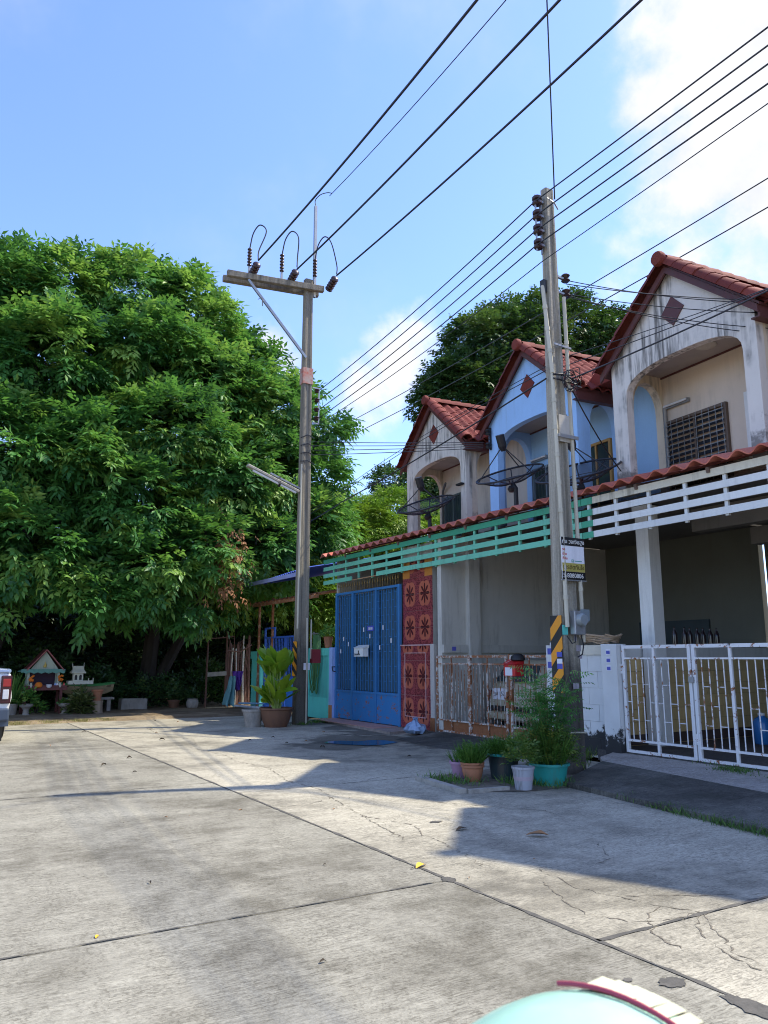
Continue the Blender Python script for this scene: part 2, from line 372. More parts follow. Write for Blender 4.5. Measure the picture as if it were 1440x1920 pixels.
M_crack = weathered('crack_fill', (.12, .105, .08), (.26, .225, .175), .7, (14, 14, 14), .95)
M_soil = weathered('soil', (.085, .065, .045), (.03, .025, .02), .6, (8, 8, 8), .95)

def sheet(name, poly, z, m, knd='structure', thick=.0, parent=None):
    mb = MB()
    if thick: mb.prism([(x, y, z - thick) for x, y in poly], (0, 0, thick))
    else: mb.add([(x, y, z) for x, y in poly], [tuple(range(len(poly)))])
    o = mb.build(name, m, parent); return kind(o, knd) if knd else o
sheet('ground', [(-400, -400), (400, -400), (400, 400), (-400, 400)], -.14, M_dirt)
road = kind(MB().box((-11.3, -8, -.13), (8.9, 20.25, -.03)).build('road', M_seal), 'structure')
for x0, x1, ys in ((-11.2, -6.35, (-8, -.3, 4.67, 9.65, 14.6, 20.2)), (-6.35, -1.5, (-8, -.3, 4.67, 9.65, 14.6, 20.2)),
                   (-1.5, 3.33, (-8, -.3, 4.67, 9.65, 14.6, 20.2)), (3.33, 8.88, (-8, -2.0, 3.3, 8.75, 14.0, 20.2))):
    for y0, y1 in zip(ys, ys[1:]):
        MB().box((x0 + .008, y0 + .008, -.03), (x1 - .008, y1 - .008, 0)).build('concrete_slab', M_road2 if x0 > 3 else M_road, road, bevel=.008)
def ribbon(pts, w, step=.12, jit=.02, wj=.5, seed=0, z=.003, drop=0):
    rg = random.Random(seed); mb = MB(); P = []
    for a, b in zip(pts, pts[1:]):
        a, b = Vector((*a, 0)), Vector((*b, 0)); n = max(1, int((b - a).length / step))
        for i in range(n): P.append(a.lerp(b, i / n))
    P.append(Vector((*pts[-1], 0))); V = []
    for i, p in enumerate(P):
        d = (P[min(i + 1, len(P) - 1)] - P[max(i - 1, 0)]).normalized(); s = Vector((-d.y, d.x, 0)); ww = w / 2 * (1 + rg.uniform(-wj, wj)); o = s * rg.gauss(0, jit); ww *= drop and rg.random() < drop and .15 or 1
        V += [p + o - s * ww + Vector((0, 0, z)), p + o + s * ww + Vector((0, 0, z))]
    mb.add(V, [(2 * i, 2 * i + 1, 2 * i + 3, 2 * i + 2) for i in range(len(P) - 1)]); return mb
for i, (a, b, w) in enumerate((((3.33, -6), (3.33, 20.2), .026), ((-1.5, -6), (-1.5, 20.2), .03), ((-6, 4.67), (3.33, 4.67), .016), ((-6, 9.65), (3.33, 9.65), .015),
                               ((-6, 14.6), (3.33, 14.6), .012), ((3.33, 3.3), (8.8, 3.3), .026), ((3.33, 8.75), (6.0, 8.75), .012), ((3.33, 14.0), (8.2, 14.0), .012))):
    ribbon([a, b], w, .09, .003, .75, i).build('joint_filler', M_seal, road)
CR = [[(4.05, 4.56), (3.94, 4.08), (4.02, 3.82), (4.11, 3.52), (4.22, 3.33), (4.01, 3.07), (3.82, 2.82), (3.72, 2.4), (3.6, 2.0)],
      [(3.85, 4.3), (3.67, 3.9), (3.6, 3.65), (3.75, 3.4), (3.93, 3.33), (4.22, 3.33)], [(4.22, 3.33), (4.0, 3.2), (3.79, 2.88), (3.7, 2.6)],
      [(4.11, 3.52), (3.9, 3.45), (3.66, 3.2), (3.6, 2.95)], [(4.02, 3.82), (4.4, 3.6), (4.9, 3.35)],
      [(4.43, 10.49), (4.17, 9.26), (4.25, 8.6), (4.11, 7.97), (3.9, 6.9), (3.71, 5.83)], [(4.17, 9.26), (4.6, 8.9), (4.82, 8.72), (5.3, 8.95), (5.8, 9.07)],
      [(3.93, 5.59), (3.86, 5.21), (3.74, 4.82)], [(4.25, 13.6), (4.4, 12.2), (4.3, 11.4), (4.43, 10.49)], [(4.9, 7.2), (5.3, 6.6), (5.6, 6.19), (5.5, 5.7)],
      [(4.6, 17.8), (4.4, 16.0), (4.7, 14.8), (4.5, 14.0)], [(5.2, 11.6), (5.8, 11.0), (6.6, 10.9)], [(4.11, 7.97), (3.7, 7.7), (3.4, 7.75)],
      [(5.0, 4.9), (4.7, 4.5), (4.4, 4.4)], [(3.9, 6.9), (4.1, 6.3), (3.95, 5.9), (3.93, 5.59)]]
for i, c in enumerate(CR): ribbon(c, .009, .035, .012, .9, 40 + i, .0025, .3).build('crack', M_crack, road)
def blob(c, rx, ry, n=14, j=.25, seed=0):
    rg = random.Random(seed); return [(c[0] + rx * math.cos(2 * math.pi * i / n) * (1 + rg.uniform(-j, j)), c[1] + ry * math.sin(2 * math.pi * i / n) * (1 + rg.uniform(-j, j))) for i in range(n)]
for i, (c, rx, ry) in enumerate((((3.22, 2.72), .07, .05), ((2.72, 2.72), .04, .025), ((3.06, 2.85), .025, .02), ((3.6, 2.24), .03, .02), ((3.0, 1.9), .04, .02), ((3.30, 2.35), .06, .16), ((3.33, 4.67), .05, .06), ((4.35, 6.3), .07, .04))):
    sheet('tar_stain', blob(c, rx, ry, 30, .22, i), .0045, M_seal, None, 0, road)

# dirt strip along the far end, with its own rough surface
rg = random.Random(3); mb = MB(); nx, ny = 44, 22
for j in range(ny + 1):
    for i in range(nx + 1):
        x = -14 + i * 30 / nx; y = 19.95 + (12.5 * j / ny) + (rg.uniform(-.22, .22) if j == 0 else 0); z = -.02 if j == 0 else .012 + .045 * rg.random() * min(1, j)
        mb.v.append((x, y, z))
for j in range(ny):
    for i in range(nx): k = j * (nx + 1) + i; mb.f.append((k, k + 1, k + nx + 2, k + nx + 1))
kind(mb.build('dirt_yard', M_dirt, smooth=True), 'structure')

# aprons, steps, puddle
ap = MB(); ap.add([(6.84, 7.24, .055), (6.46, 4.3, .06), (6.2, 2.2, .06), (7.40, 2.2, .125), (7.80, 5.2, .125), (8.25, 7.92, .125), (6.84, 7.24, -.02), (6.46, 4.3, -.02), (6.2, 2.2, -.02), (8.25, 7.92, -.02)],
                  [(0, 1, 4, 5), (1, 2, 3, 4), (0, 6, 7, 1), (1, 7, 8, 2), (0, 5, 9, 6)])
kind(ap.build('driveway_ramp', M_apron), 'structure')
kind(MB().add([(7.40, 2.2, .125), (7.80, 5.2, .125), (8.25, 7.92, .125), (8.55, 8.25, .125), (9.16, 8.55, .13), (9.16, 2.2, .13), (8.55, 8.25, -.02), (9.16, 8.55, -.02), (8.25, 7.92, -.02)],
            [(0, 5, 4, 3, 2, 1), (3, 4, 7, 6), (2, 3, 6, 8)]).build('threshold_strip', M_lightstrip), 'structure')
kind(MB().add([(8.00, 12.9, .004), (7.85, 11.2, .004), (8.2, 9.35, .004), (9.14, 9.75, .075), (9.14, 13.1, .075)], [(0, 1, 2, 3, 4)]).build('driveway_ramp', M_apron), 'structure')
step = kind(MB().prism([(8.40, 13.75, 0), (9.12, 13.9, 0), (9.12, 17.62, 0), (8.70, 17.62, 0)], (0, 0, .05)).build('tiled_step', weathered('step_cement', (.30, .25, .22), (.1, .09, .08), .5)), 'structure')
M_pink = paint('pink_tile', (.46, .25, .20), .5, .25, .5)
for i in range(10):
    for j in range(2):
        y = 14.62 + i * .3; x = 8.53 + j * .3
        if x + .28 < 9.12: MB().box((x, y, .05), (x + .29, y + .29, .062)).build('floor_tile', M_pink, step)
M_damp = m_concrete('damp_concrete', (.17, .16, .135), (.075, .07, .06), (.25, .23, .2), .8)
s_ = NT('puddle_water'); s_.bump(s_.noise(14, 2), .02, .002); M_water = s_.done((.03, .032, .028), .10, spec=.5)
sheet('puddle_water', [(6.55, 13.0), (6.7, 12.6), (7.0, 12.2), (7.3, 12.15), (7.75, 12.4), (7.7, 12.8), (7.5, 12.95), (7.2, 12.9), (7.0, 13.15), (6.75, 13.2)], .009, M_water)
M_floor_shaded = m_concrete('floor_concrete_shaded', (.13, .12, .11), (.07, .065, .06), (.18, .17, .15), .6)  # carport shade put into the floor's base colour
kind(MB().box((9.16, 2, -.02), (14.6, 8.88, .14)).build('carport_floor', M_floor_shaded), 'structure')
kind(MB().box((9.14, 9.1, -.02), (14.6, 13.0, .08)).build('carport_floor', M_floor_shaded), 'structure')
kind(MB().box((9.12, 13.2, -.02), (14.6, 17.6, .06)).build('carport_floor', M_floor_shaded), 'structure')
M_kerb = weathered('kerb_cement', (.36, .33, .28), (.12, .11, .095), .6, (6, 6, 6))
kb = MB(); kb.bar((5.63, 8.52, .02), (5.50, 7.42, .02), .10, .06); kb.bar((5.56, 7.40, .018), (6.10, 7.34, .018), .06, .05)
kind(kb.build('kerb', M_kerb), 'structure')
sheet('soil_patch', [(5.66, 8.6), (5.56, 7.46), (6.2, 7.15), (6.9, 7.1), (7.9, 7.7), (7.8, 8.9), (6.6, 8.75)], .0065, weathered('gritty_soil', (.20, .17, .13), (.08, .07, .05), .7, (7, 7, 7), .95, .9))

# ============================================================ townhouses
M_trim = paint('maroon_trim', (.115, .040, .036), .5, .3, .3)
def m_rooftile(name, c1, c2, c3):
    s = NT(name); a = s.noise(3.2, 6, .65); b = s.noise(34, 4, .65); c = s.noise(.9, 4, .6)
    col = s.mix(s.rand, c1, c2); col = s.mix(s.math('MULTIPLY', s.ramp(a, .5, .72), .6), col, c3); col = s.scale(col, s.math('ADD', .75, s.math('MULTIPLY', b, .5)))
    s.bump(b, .35, .006); return s.done(col, s.math('ADD', .62, s.math('MULTIPLY', a, .3)), spec=.2)
M_tile = m_rooftile('red_roof_tile', (.145, .032, .024), (.225, .052, .036), (.06, .026, .024))
M_ctile = m_rooftile('canopy_roof_tile', (.50, .135, .09), (.62, .21, .15), (.26, .09, .065))
M_glassd = glass('dark_window_glass', (.035, .05, .055)); M_alu = paint('grey_metal', (.28, .29, .29), .4, .15, .3, metal=.4)
M_white = paint('white_paint', (.74, .74, .70), .5, .08, .25); M_black = plain('black_rubber', (.012, .012, .013), .55)
M_ceil = paint('ceiling_board', (.40, .36, .33), .8, .15, .3, streak=False)
M_tubew = plain('lamp_tube', (.75, .76, .74), .3)
PH = R(5); PITCH = 3.86
def wave_tile(wd, ln, amp, n=6, lip=.016):
    mb = MB(); V = []
    for y, dz in ((0, 0), (ln, .012)):
        for i in range(n + 1):
            t = i / n; V.append((t * wd, y, amp * (.5 - .5 * math.cos(2 * math.pi * t)) + dz))
    for i in range(n + 1): V.append((V[n + 1 + i][0], ln, V[n + 1 + i][2] - lip))
    F = [(i, i + 1, n + 2 + i, n + 1 + i) for i in range(n)] + [(n + 1 + i, n + 2 + i, 2 * n + 3 + i, 2 * n + 2 + i) for i in range(n)]
    return mb.add(V, F)
TILE_ME = wave_tile(.258, .335, .062, 8, .032).mesh('roof_tile', M_tile, True)
cap = MB()
for i in range(7):
    a = math.pi * i / 6; cap.v += [(.135 * math.cos(a), 0, .125 * math.sin(a) - .02), (.15 * math.cos(a), .31, .145 * math.sin(a) - .02), (.125 * math.cos(a), .31, .12 * math.sin(a) - .02)]
for i in range(6): cap.f += [(3 * i, 3 * i + 3, 3 * i + 4, 3 * i + 1), (3 * i + 1, 3 * i + 4, 3 * i + 5, 3 * i + 2)]
CAP_ME = cap.mesh('ridge_tile', M_tile, True)

def arch_wall(mb, a0, a1, o0, o1, zb, zs, za, top, fx, t0, t1, apex=None, n=16, expo=2.4):
    """wall with an arched opening; fx(a, t, z) maps wall coordinates to space"""
    c, w = (o0 + o1) / 2, (o1 - o0) / 2
    pts = [o0 + (o1 - o0) * (.5 - .5 * math.cos(math.pi * i / n)) for i in range(n + 1)]
    S = sorted(set([a0, a1] + pts + ([apex] if apex else [])))
    az = lambda a: zs + (za - zs) * max(0, 1 - abs((a - c) / w) ** expo) ** (1 / expo)
    for p, q in zip(S, S[1:]):
        inside = p >= o0 - 1e-6 and q <= o1 + 1e-6
        b0, b1 = (az(p), az(q)) if inside else (zb, zb)
        V = [fx(p, t0, b0), fx(q, t0, b1), fx(q, t0, top(q)), fx(p, t0, top(p)), fx(p, t1, b0), fx(q, t1, b1), fx(q, t1, top(q)), fx(p, t1, top(p))]
        mb.add(V, [(0, 1, 2, 3), (5, 4, 7, 6), (4, 5, 1, 0), (3, 2, 6, 7)])
    for a, e in ((a0, top(a0)), (a1, top(a1))): mb.add([fx(a, t0, zb), fx(a, t1, zb), fx(a, t1, e), fx(a, t0, e)], [(0, 1, 2, 3)])
    for a in (o0, o1): mb.add([fx(a, t0, zb), fx(a, t1, zb), fx(a, t1, zs), fx(a, t0, zs)], [(0, 1, 2, 3)])

def window(parent, s0, s1, z0, z1, frame_m, y, mode, panes=2):
    w = MB(); f = .05
    w.box((s0, y - .05, z0), (s0 + f, y + .02, z1)).box((s1 - f, y - .05, z0), (s1, y + .02, z1)).box((s0 + f, y - .05, z1 - f), (s1 - f, y + .02, z1)).box((s0 + f, y - .05, z0), (s1 - f, y + .02, z0 + f))
    W_ = w.build('window', frame_m, parent)
    for k in range(panes):
        a = s0 + f + (s1 - s0 - 2 * f) * k / panes; b = s0 + f + (s1 - s0 - 2 * f) * (k + 1) / panes
        if k: MB().box((a - .02, y - .045, z0 + f), (a + .02, y + .02, z1 - f)).build('mullion', frame_m, W_)
        if mode == 'louvre':
            nn = 13
            for i in range(nn):
                zz = z0 + f + (z1 - z0 - 2 * f) * (i + .5) / nn
                MB().bar((a + .022, y - .02, zz), (b - .022, y - .02, zz), .10, .006, up=(0, -.75, .66)).build('louvre_blade', paint('louvre_glass', (.022, .026, .032), .6, .1, 0, bump=0, spec=.25), W_)
        else: MB().box((a + .02, y - .015, z0 + f), (b - .02, y + .01, z1 - f)).build('pane', M_glassd, W_)
    if mode in ('louvre', 'bars'):
        g = MB(); n = 9 if mode == 'louvre' else 8
        for i in range(n + 1): x = s0 + f + (s1 - s0 - 2 * f) * i / n; g.tube([(x, y - .075, z0 + .02), (x, y - .075, z1 - .02)], .006, 4)
        for i in range(7 if mode == 'louvre' else 3): zz = z0 + .1 + (z1 - z0 - .2) * i / (6 if mode == 'louvre' else 2); g.tube([(s0 + .02, y - .08, zz), (s1 - .02, y - .08, zz)], .005, 4)
        g.build('grille', M_alu if mode == 'louvre' else paint('dark_grille', (.05, .06, .07), .5), W_)
    return W_

def townhouse(idx, label, wall_m, side_m, inner_m):
    u = Vector((math.sin(PH), math.cos(PH), 0)); p = Vector((10.06, 9.1, 0)) + u * (PITCH * idx)
    t = thing('townhouse', label, 'house', p, R(-95), 'row of gabled townhouses')
    L_, R_, AP = .12, 3.02, 1.57
    top = lambda s: 6.50 + (7.70 - 6.50) * max(0, 1 - abs(s - AP) / (AP - L_))
    mb = MB(); arch_wall(mb, L_, R_, .44, 2.78, 4.2, 5.86, 6.28, top, lambda a, q, z: (a, q, z), 0, .15, AP, 18, 2.6); mb.build('gable_wall', wall_m, t)
    for k, (x0, x1) in enumerate(((L_ + .003, L_ + .17), (R_ - .17, R_ - .003))):
        mb = MB(); arch_wall(mb, .153, 1.0, .30, .98, 4.3, 5.75, 6.28, lambda a: 6.56, lambda a, q, z: (q, a, z), x0, x1, None, 14, 2.2)
        mb.build('side_wall', side_m, t)
    mb = MB().box((L_, 1.0, 4.3), (PITCH + L_ - .004, 1.12, 6.62)); mb.box((L_, 1.12, 4.3), (L_ + .12, 6, 6.6)); mb.build('back_wall', inner_m, t)
    MB().box((L_ + .17, .152, 6.43), (R_ - .17, .998, 6.47)).build('porch_ceiling', M_ceil, t)
    MB().box((L_ + .17, .975, 6.40), (R_ - .17, .998, 6.428)).build('ceiling_moulding', M_trim, t)
    MB().lathe([(.17, 6.43), (.17, 6.415), (.155, 6.40), (.12, 6.395), (.10, 6.38), (.05, 6.365), (.01, 6.362)], (1.72, .5, 0), 20).build('ceiling_lamp', paint('lamp_cream', (.5, .46, .38), .5), t, True)
    # roof
    ez, rz, hw = 6.47, 7.81, 1.62; sl = math.hypot(hw, rz - ez); an = math.atan2(rz - ez, hw); d0, d1 = -.13, 4.05
    dk = MB(); dk.prism([(AP, d0 + .02, rz - .06), (AP + hw, d0 + .02, ez - .06), (AP + hw, d0 + .02, ez - .10), (AP, d0 + .02, rz - .10)], (0, d1 - d0, 0))
    dk.prism([(AP, d0 + .02, rz - .06), (AP, d0 + .02, rz - .10), (AP - hw, d0 + .02, ez - .10), (AP - hw, d0 + .02, ez - .06)], (0, d1 - d0, 0)); dk.build('roof_deck', M_trim, t)
    def frame(ax, ay, az_, o): return Matrix(((ax[0], ay[0], az_[0], o[0]), (ax[1], ay[1], az_[1], o[1]), (ax[2], ay[2], az_[2], o[2]), (0, 0, 0, 1)))
    dn = (math.cos(an), 0, -math.sin(an)); nm = (math.sin(an), 0, math.cos(an)); nr = 8; ncol = 16
    for r in range(nr):
        for c in range(ncol):
            q = sl * r / nr - .02; o = inst(TILE_ME, 'roof_tile', t)

            y = d0 + .08 + (c + 1) * .255
            o.matrix_local = frame((0, -1, 0), dn, nm, (AP + dn[0] * q, y, rz + dn[2] * q - .045 + random.uniform(0, .008)))
    lt = MB()                                                       # the slope turned away: same tiles, joined
    for r in range(nr):
        for c in range(ncol):
            q = sl * r / nr - .02
            for f in [wave_tile(.258, .325, .045, 4)]:
                k = len(lt.v); y0 = d0 + .08 + c * .255
                for vx, vy, vz in f.v: lt.v.append((AP - math.cos(an) * (q + vy) - math.sin(an) * vz, y0 + vx, rz - math.sin(an) * (q + vy) + math.cos(an) * vz - .045))
                lt.f += [tuple(i + k for i in ff) for ff in f.f]
    kind(lt.build('roof_tiles_far_slope', M_tile, t, True), 'stuff')
    for sgn in (1, -1):
        for i in range(8):
            q = sl * i / 8 + .01; o = inst(CAP_ME, 'barge_tile', t); e = random.uniform(-.008, .008)
            dvec = (sgn * math.cos(an), 0, -math.sin(an)); nvec = (sgn * math.sin(an), 0, math.cos(an))
            o.matrix_local = frame((0, -sgn, 0), dvec, nvec, (AP + dvec[0] * q, d0 + .03 + e, rz + dvec[2] * q - .015))
        a = Vector((AP + sgn * .0, d0 + .0, rz - .09)); b = Vector((AP + sgn * (hw - .02), d0 + .0, ez - .095))
        MB().prism([a, b, b + Vector((0, 0, -.12)), a + Vector((0, 0, -.12))], (0, .035, 0)).build('bargeboard', M_trim, t)
    for i in range(14): o = inst(CAP_ME, 'ridge_tile', t); o.matrix_local = frame((1, 0, 0), (0, 1, 0), (0, 0, 1), (AP, d0 - .03 + i * .3, rz - .01))
    MB().lathe([(.0, 0), (.12, .0), (.125, .05), (.11, .09), (0, .1)], (AP, d0 - .07, rz + .01), 16, axis=(0, -1, .01)).build('ridge_end_cap', M_tile, t, True)
    MB().box((AP + hw - .05, d0 + .04, ez - .27), (AP + hw - .02, d1, ez - .08)).build('fascia', M_trim, t)
    MB().box((R_, d0 + .05, ez - .262), (AP + hw - .055, d1, ez - .24)).build('eave_soffit', M_trim, t)
    dm = MB(); c = (AP, 6.97); w_, h_ = .235, .25
    dm.prism([(c[0] - w_, 0, c[1]), (c[0], 0, c[1] - h_), (c[0] + w_, 0, c[1]), (c[0], 0, c[1] + h_)], (0, -.02, 0)); dm.build('diamond_ornament', M_trim if idx == 0 else M_tile, t)
    MB().prism([(2.95, .34, 6.60), (3.32, .34, 6.84), (3.68, .34, 6.84), (PITCH + .19, .34, 6.60), (PITCH + .10, .34, 6.48), (3.05, .34, 6.48)], (0, 3.6, 0)).build('shadow_fill_saddle', M_tile, t)  # tile-coloured filler added between the gables to close the notch in their shadow
    return t
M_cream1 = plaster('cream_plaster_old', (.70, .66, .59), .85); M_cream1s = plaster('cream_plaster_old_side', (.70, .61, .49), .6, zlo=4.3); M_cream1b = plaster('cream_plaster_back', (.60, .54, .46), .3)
M_blue = paint('blue_plaster', (.34, .56, .86), .8, .12, .12); M_blue_in = paint('blue_plaster_back', (.33, .54, .76), .8, .1, .12)
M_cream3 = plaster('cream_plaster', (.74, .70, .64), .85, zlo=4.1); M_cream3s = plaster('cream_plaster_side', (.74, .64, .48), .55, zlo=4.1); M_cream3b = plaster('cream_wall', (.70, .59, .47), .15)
h1 = townhouse(2, 'weathered cream townhouse with streaked gable at the far left end of the row', M_cream1, M_cream1s, M_cream1b)
h2 = townhouse(1, 'sky blue painted townhouse with red tiled gable behind the nearer concrete pole', M_blue, M_blue, M_blue_in)
h3 = townhouse(0, 'large cream townhouse with black mould streaks and a purple diamond, nearest gable', M_cream3, M_cream3s, M_cream3b)
h4 = townhouse(-1, 'cream townhouse mostly cut off by the right edge', M_cream3, M_cream3s, M_cream3b)
M_ochre = paint('ochre_window_wood', (.46, .26, .075), .5, .2, .15)
window(h3, .33, 1.64, 4.3, 5.58, paint('brown_window_frame', (.12, .085, .06), .5), .99, 'louvre')
MB().box((2.02, .90, 4.0), (2.84, .99, 5.6)).build('white_door_panel', M_white, h3)
window(h2, .36, 1.32, 4.2, 5.58, paint('bluegrey_frame', (.20, .26, .30), .5), .99, 'bars')
window(h2, 2.0, 2.83, 4.2, 5.67, M_ochre, .99, 'plain')
window(h1, .42, 1.30, 4.2, 5.66, paint('green_frame', (.10, .14, .14), .5), .99, 'bars')
for hh, z in ((h3, 5.86), (h2, 5.78)):
    l = MB().box((.36, .93, z - .05), (.90, .985, z + .02)).build('wall_lamp', M_alu, hh); MB().tube([(.38, .91, z - .01), (.88, .91, z - .01)], .02, 8).build('lamp_tube', M_tubew, l)
MB().tube([(.37, .95, 4.0), (.37, .95, 5.8), (.40, .93, 5.86)], .035, 8).build('downpipe', M_alu, h3, True)
MB().tube([(.36, .93, 4.0), (.36, .93, 5.72), (.44, .90, 5.84), (.75, .80, 5.98)], .03, 8).build('downpipe', paint('dark_pipe', (.10, .11, .11), .5), h1, True)
MB().box((2.72, -.10, 5.42), (2.95, -.01, 5.46)).build('cable_bracket', M_black, h1)
for k in (.0, .30):
    MB().lathe([(.05, 0), (.06, .03), (.035, .06), (.06, .09), (.05, .12)], (.22, -.09, 5.98 + k), 10).build('spool_insulator', M_black, h2, True)
MB().bar((.22, -.03, 5.95), (.22, -.03, 6.45), .04, .03).build('cable_bracket', M_black, h2)

# ground floor shells
M_wallgrey = paint('grey_render_wall', (.50, .48, .42), .85, .12, .35); M_inner_shaded = paint('carport_wall_shaded', (.11, .11, .085), .85, .15, .3)  # inner wall colour kept dark to stand in for the carport's deep shade
w = thing('party_wall', 'grey rendered carport wall behind the rusty gate', 'wall', (11, 13.1, 0))
def wpart(parent, name, a, b, m): o = MB().box(a, b).build(name, m); o.parent = parent; o.matrix_parent_inverse = Matrix.Translation(-Vector(parent.location)); return o
wpart(w, 'wall_panel', (9.2, 13.03, .05), (14.6, 13.17, 4.05), M_wallgrey)
wpart(w, 'pillar', (9.82, 12.90, .05), (10.10, 13.03, 4.0), M_wallgrey)
wpart(w, 'ledge', (9.2, 12.96, 1.62), (9.818, 13.028, 1.78), M_wallgrey); wpart(w, 'ledge', (10.102, 12.96, 1.62), (14.5, 13.028, 1.78), M_wallgrey)
wpart(w, 'sticker', (9.40, 12.955, 1.66), (9.50, 12.959, 1.74), paint('blue_sticker', (.12, .12, .45), .4))
w = thing('party_wall', 'low ochre block wall seen through the white gate', 'wall', (11, 9.0, 0))
M_ochreb = paint('ochre_block', (.66, .48, .22), .8, .16, .25, rnd=.14)
wpart(w, 'wall_core', (9.35, 8.965, .05), (14.6, 9.09, 1.44), paint('ochre_mortar', (.40, .29, .13), .9))
wpart(w, 'wall_cap', (9.22, 8.93, 1.50), (14.6, 9.12, 1.70), M_white)
for r in range(6):
    for c in range(13):
        x0 = 9.36 + c * .4 + (r % 2) * .2; z0 = .30 + r * .2
        if x0 < 14.3: wpart(w, 'block', (x0, 8.95, z0), (x0 + .392, 8.966, z0 + .193), M_ochreb)
wpart(w, 'plinth', (9.36, 8.955, .14), (14.6, 8.967, .296), paint('dark_plinth', (.09, .06, .05), .9))
cl_ = thing('carport_column', 'tall white square column rising from the low wall behind the white gate', 'column', (10.43, 8.75, 0))
wpart(cl_, 'shaft', (10.30, 8.62, .14), (10.56, 8.88, 4.02), M_white); wpart(cl_, 'column_head', (10.27, 8.59, 3.90), (10.59, 8.91, 4.03), M_white)
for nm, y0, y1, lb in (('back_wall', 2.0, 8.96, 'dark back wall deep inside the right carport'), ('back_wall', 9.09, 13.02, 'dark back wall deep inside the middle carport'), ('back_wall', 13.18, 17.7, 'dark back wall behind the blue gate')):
    o = MB().box((14.0, y0, .06), (14.15, y1, 4.1)).build(nm, M_inner_shaded); tag(o, lb, 'wall')
    d = MB().box((13.96, y0 + 1.2, .14), (14.0, y0 + 3.0, 2.3)).build('doorway', M_glassd, o)
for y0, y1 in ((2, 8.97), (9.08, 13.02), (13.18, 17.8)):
    kind(MB().box((10.35, y0, 4.06), (14.3, y1, 4.2)).build('ceiling', paint('carport_ceiling_shaded', (.13, .12, .11), .9)), 'structure')  # ceiling colour darkened too, as painted interior shade
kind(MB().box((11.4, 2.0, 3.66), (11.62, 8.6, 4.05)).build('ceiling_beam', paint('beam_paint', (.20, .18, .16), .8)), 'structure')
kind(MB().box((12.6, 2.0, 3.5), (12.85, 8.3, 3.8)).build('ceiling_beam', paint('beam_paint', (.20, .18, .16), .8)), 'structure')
tag(MB().box((9.25, 1.9, .05), (14.6, 2.0, 4.1)).build('side_wall', M_inner_shaded), 'plain carport side wall outside the right edge', 'wall')
tag(MB().box((9.3, 17.72, .05), (14.6, 17.86, 4.1)).build('side_wall', M_wallgrey), 'plain end wall of the house row behind the turquoise wall', 'wall')

# ============================================================ carport canopies
M_green = paint('mint_green_paint', (.17, .53, .37), .5, .14, .3); M_green2 = paint('deep_green_paint', (.055, .34, .20), .5, .14, .2)
M_slatw = paint('white_slat_paint', (.74, .76, .74), .5, .08, .2); M_creams = paint('cream_slat_paint', (.68, .64, .50), .55, .14, .55)
M_under = paint('roof_underside', (.16, .11, .09), .9)
def canopy(label, yA, yB, mats, posts, splits, group='slatted carport canopies'):
    t = thing('carport_canopy', label, 'canopy', (9.15, (yA + yB) / 2, 0), 0, group); inv = Matrix.Translation(-Vector(t.location))
    def pt(mb, n, m, smooth=False): o = mb.build(n, m, t, smooth); o.matrix_parent_inverse = inv; return o
    Z = ((3.40, 3.50), (3.58, 3.68), (3.76, 3.86), (3.945, 4.055))
    for k, (z0, z1) in enumerate(Z):
        for a, b in splits[k]:
            pt(MB().box((9.128, a + .002, z0), (9.152, b - .002, z1)), 'slat', mats[k])
    for i, y in enumerate(posts): pt(MB().box((9.154, y - .025, 3.38), (9.194, y + .025, 4.06)), 'upright', mats[0])
    pt(MB().box((9.20, yA, 3.98), (9.28, yB, 4.06)), 'beam', M_under)
    n = int((yB - yA) / .33); me = wave_tile(.333, .42, .085, 10, .02).mesh('roof_tile', M_ctile, True); sl = .27; up = Vector((1, 0, sl)).normalized(); nm = Vector((-sl, 0, 1)).normalized()
    L = 2.0 / up.x
    for i in range(n):
        o = inst(me, 'roof_tile', t); y = yA + i * .33 - .0; q = up * .42
        p_ = Vector((8.98 + q.x, y, 4.085 + q.z + random.uniform(0, .012)))
        o.matrix_parent_inverse = inv
        o.matrix_basis = Matrix(((0, -up.x, nm.x, p_.x), (1, 0, 0, p_.y), (0, -up.z, nm.z, p_.z), (0, 0, 0, 1)))
    mb = MB(); ny = n * 6
    for j in range(6):
        for i in range(ny + 1):
            t_ = (i % 6) / 6; hgt = .085 * (.5 - .5 * math.cos(2 * math.pi * t_)); q = up * (.36 + (L - .36) * j / 5)
            mb.v.append((8.98 + q.x + nm.x * hgt, yA + i * .055, 4.085 + q.z + nm.z * hgt - .012))
    for j in range(5):
        for i in range(ny): k = j * (ny + 1) + i; mb.f.append((k, k + 1, k + ny + 2, k + ny + 1))
    pt(mb, 'roof_sheet', M_ctile, True)
    for y in np.arange(yA + .6, yB - .2, 1.25): pt(MB().bar((9.1, y, 4.04), (10.9, y, 4.50), .05, .08), 'rafter', M_under)
    return t
def splits_for(yA, yB, n, gap=None):
    out = []
    for k in range(4):
        e = [yA + (yB - yA) * i / n for i in range(n + 1)]; s = list(zip(e, e[1:]))
        if gap and k == 0: s = [(yA, yA + 2.0), (yA + 2.0, yA + 5.0), (yA + 5.0, 15.55), (16.75, yB)]
        out.append(s)
    return out
can1 = canopy('mint green slatted carport canopy over the blue and rusty gates', 8.96, 18.3, [M_green, M_green, M_green, M_green2], [9.2 + .66 * i for i in range(14)], splits_for(8.96, 18.3, 3, True))
can2 = canopy('white slatted carport canopy over the white gate', 2.2, 8.952, [M_slatw, M_slatw, M_slatw, M_creams], [2.5 + .64 * i for i in range(10)] + [8.82], [[(2.2, 5.4), (5.4, 8.71)]] * 4)
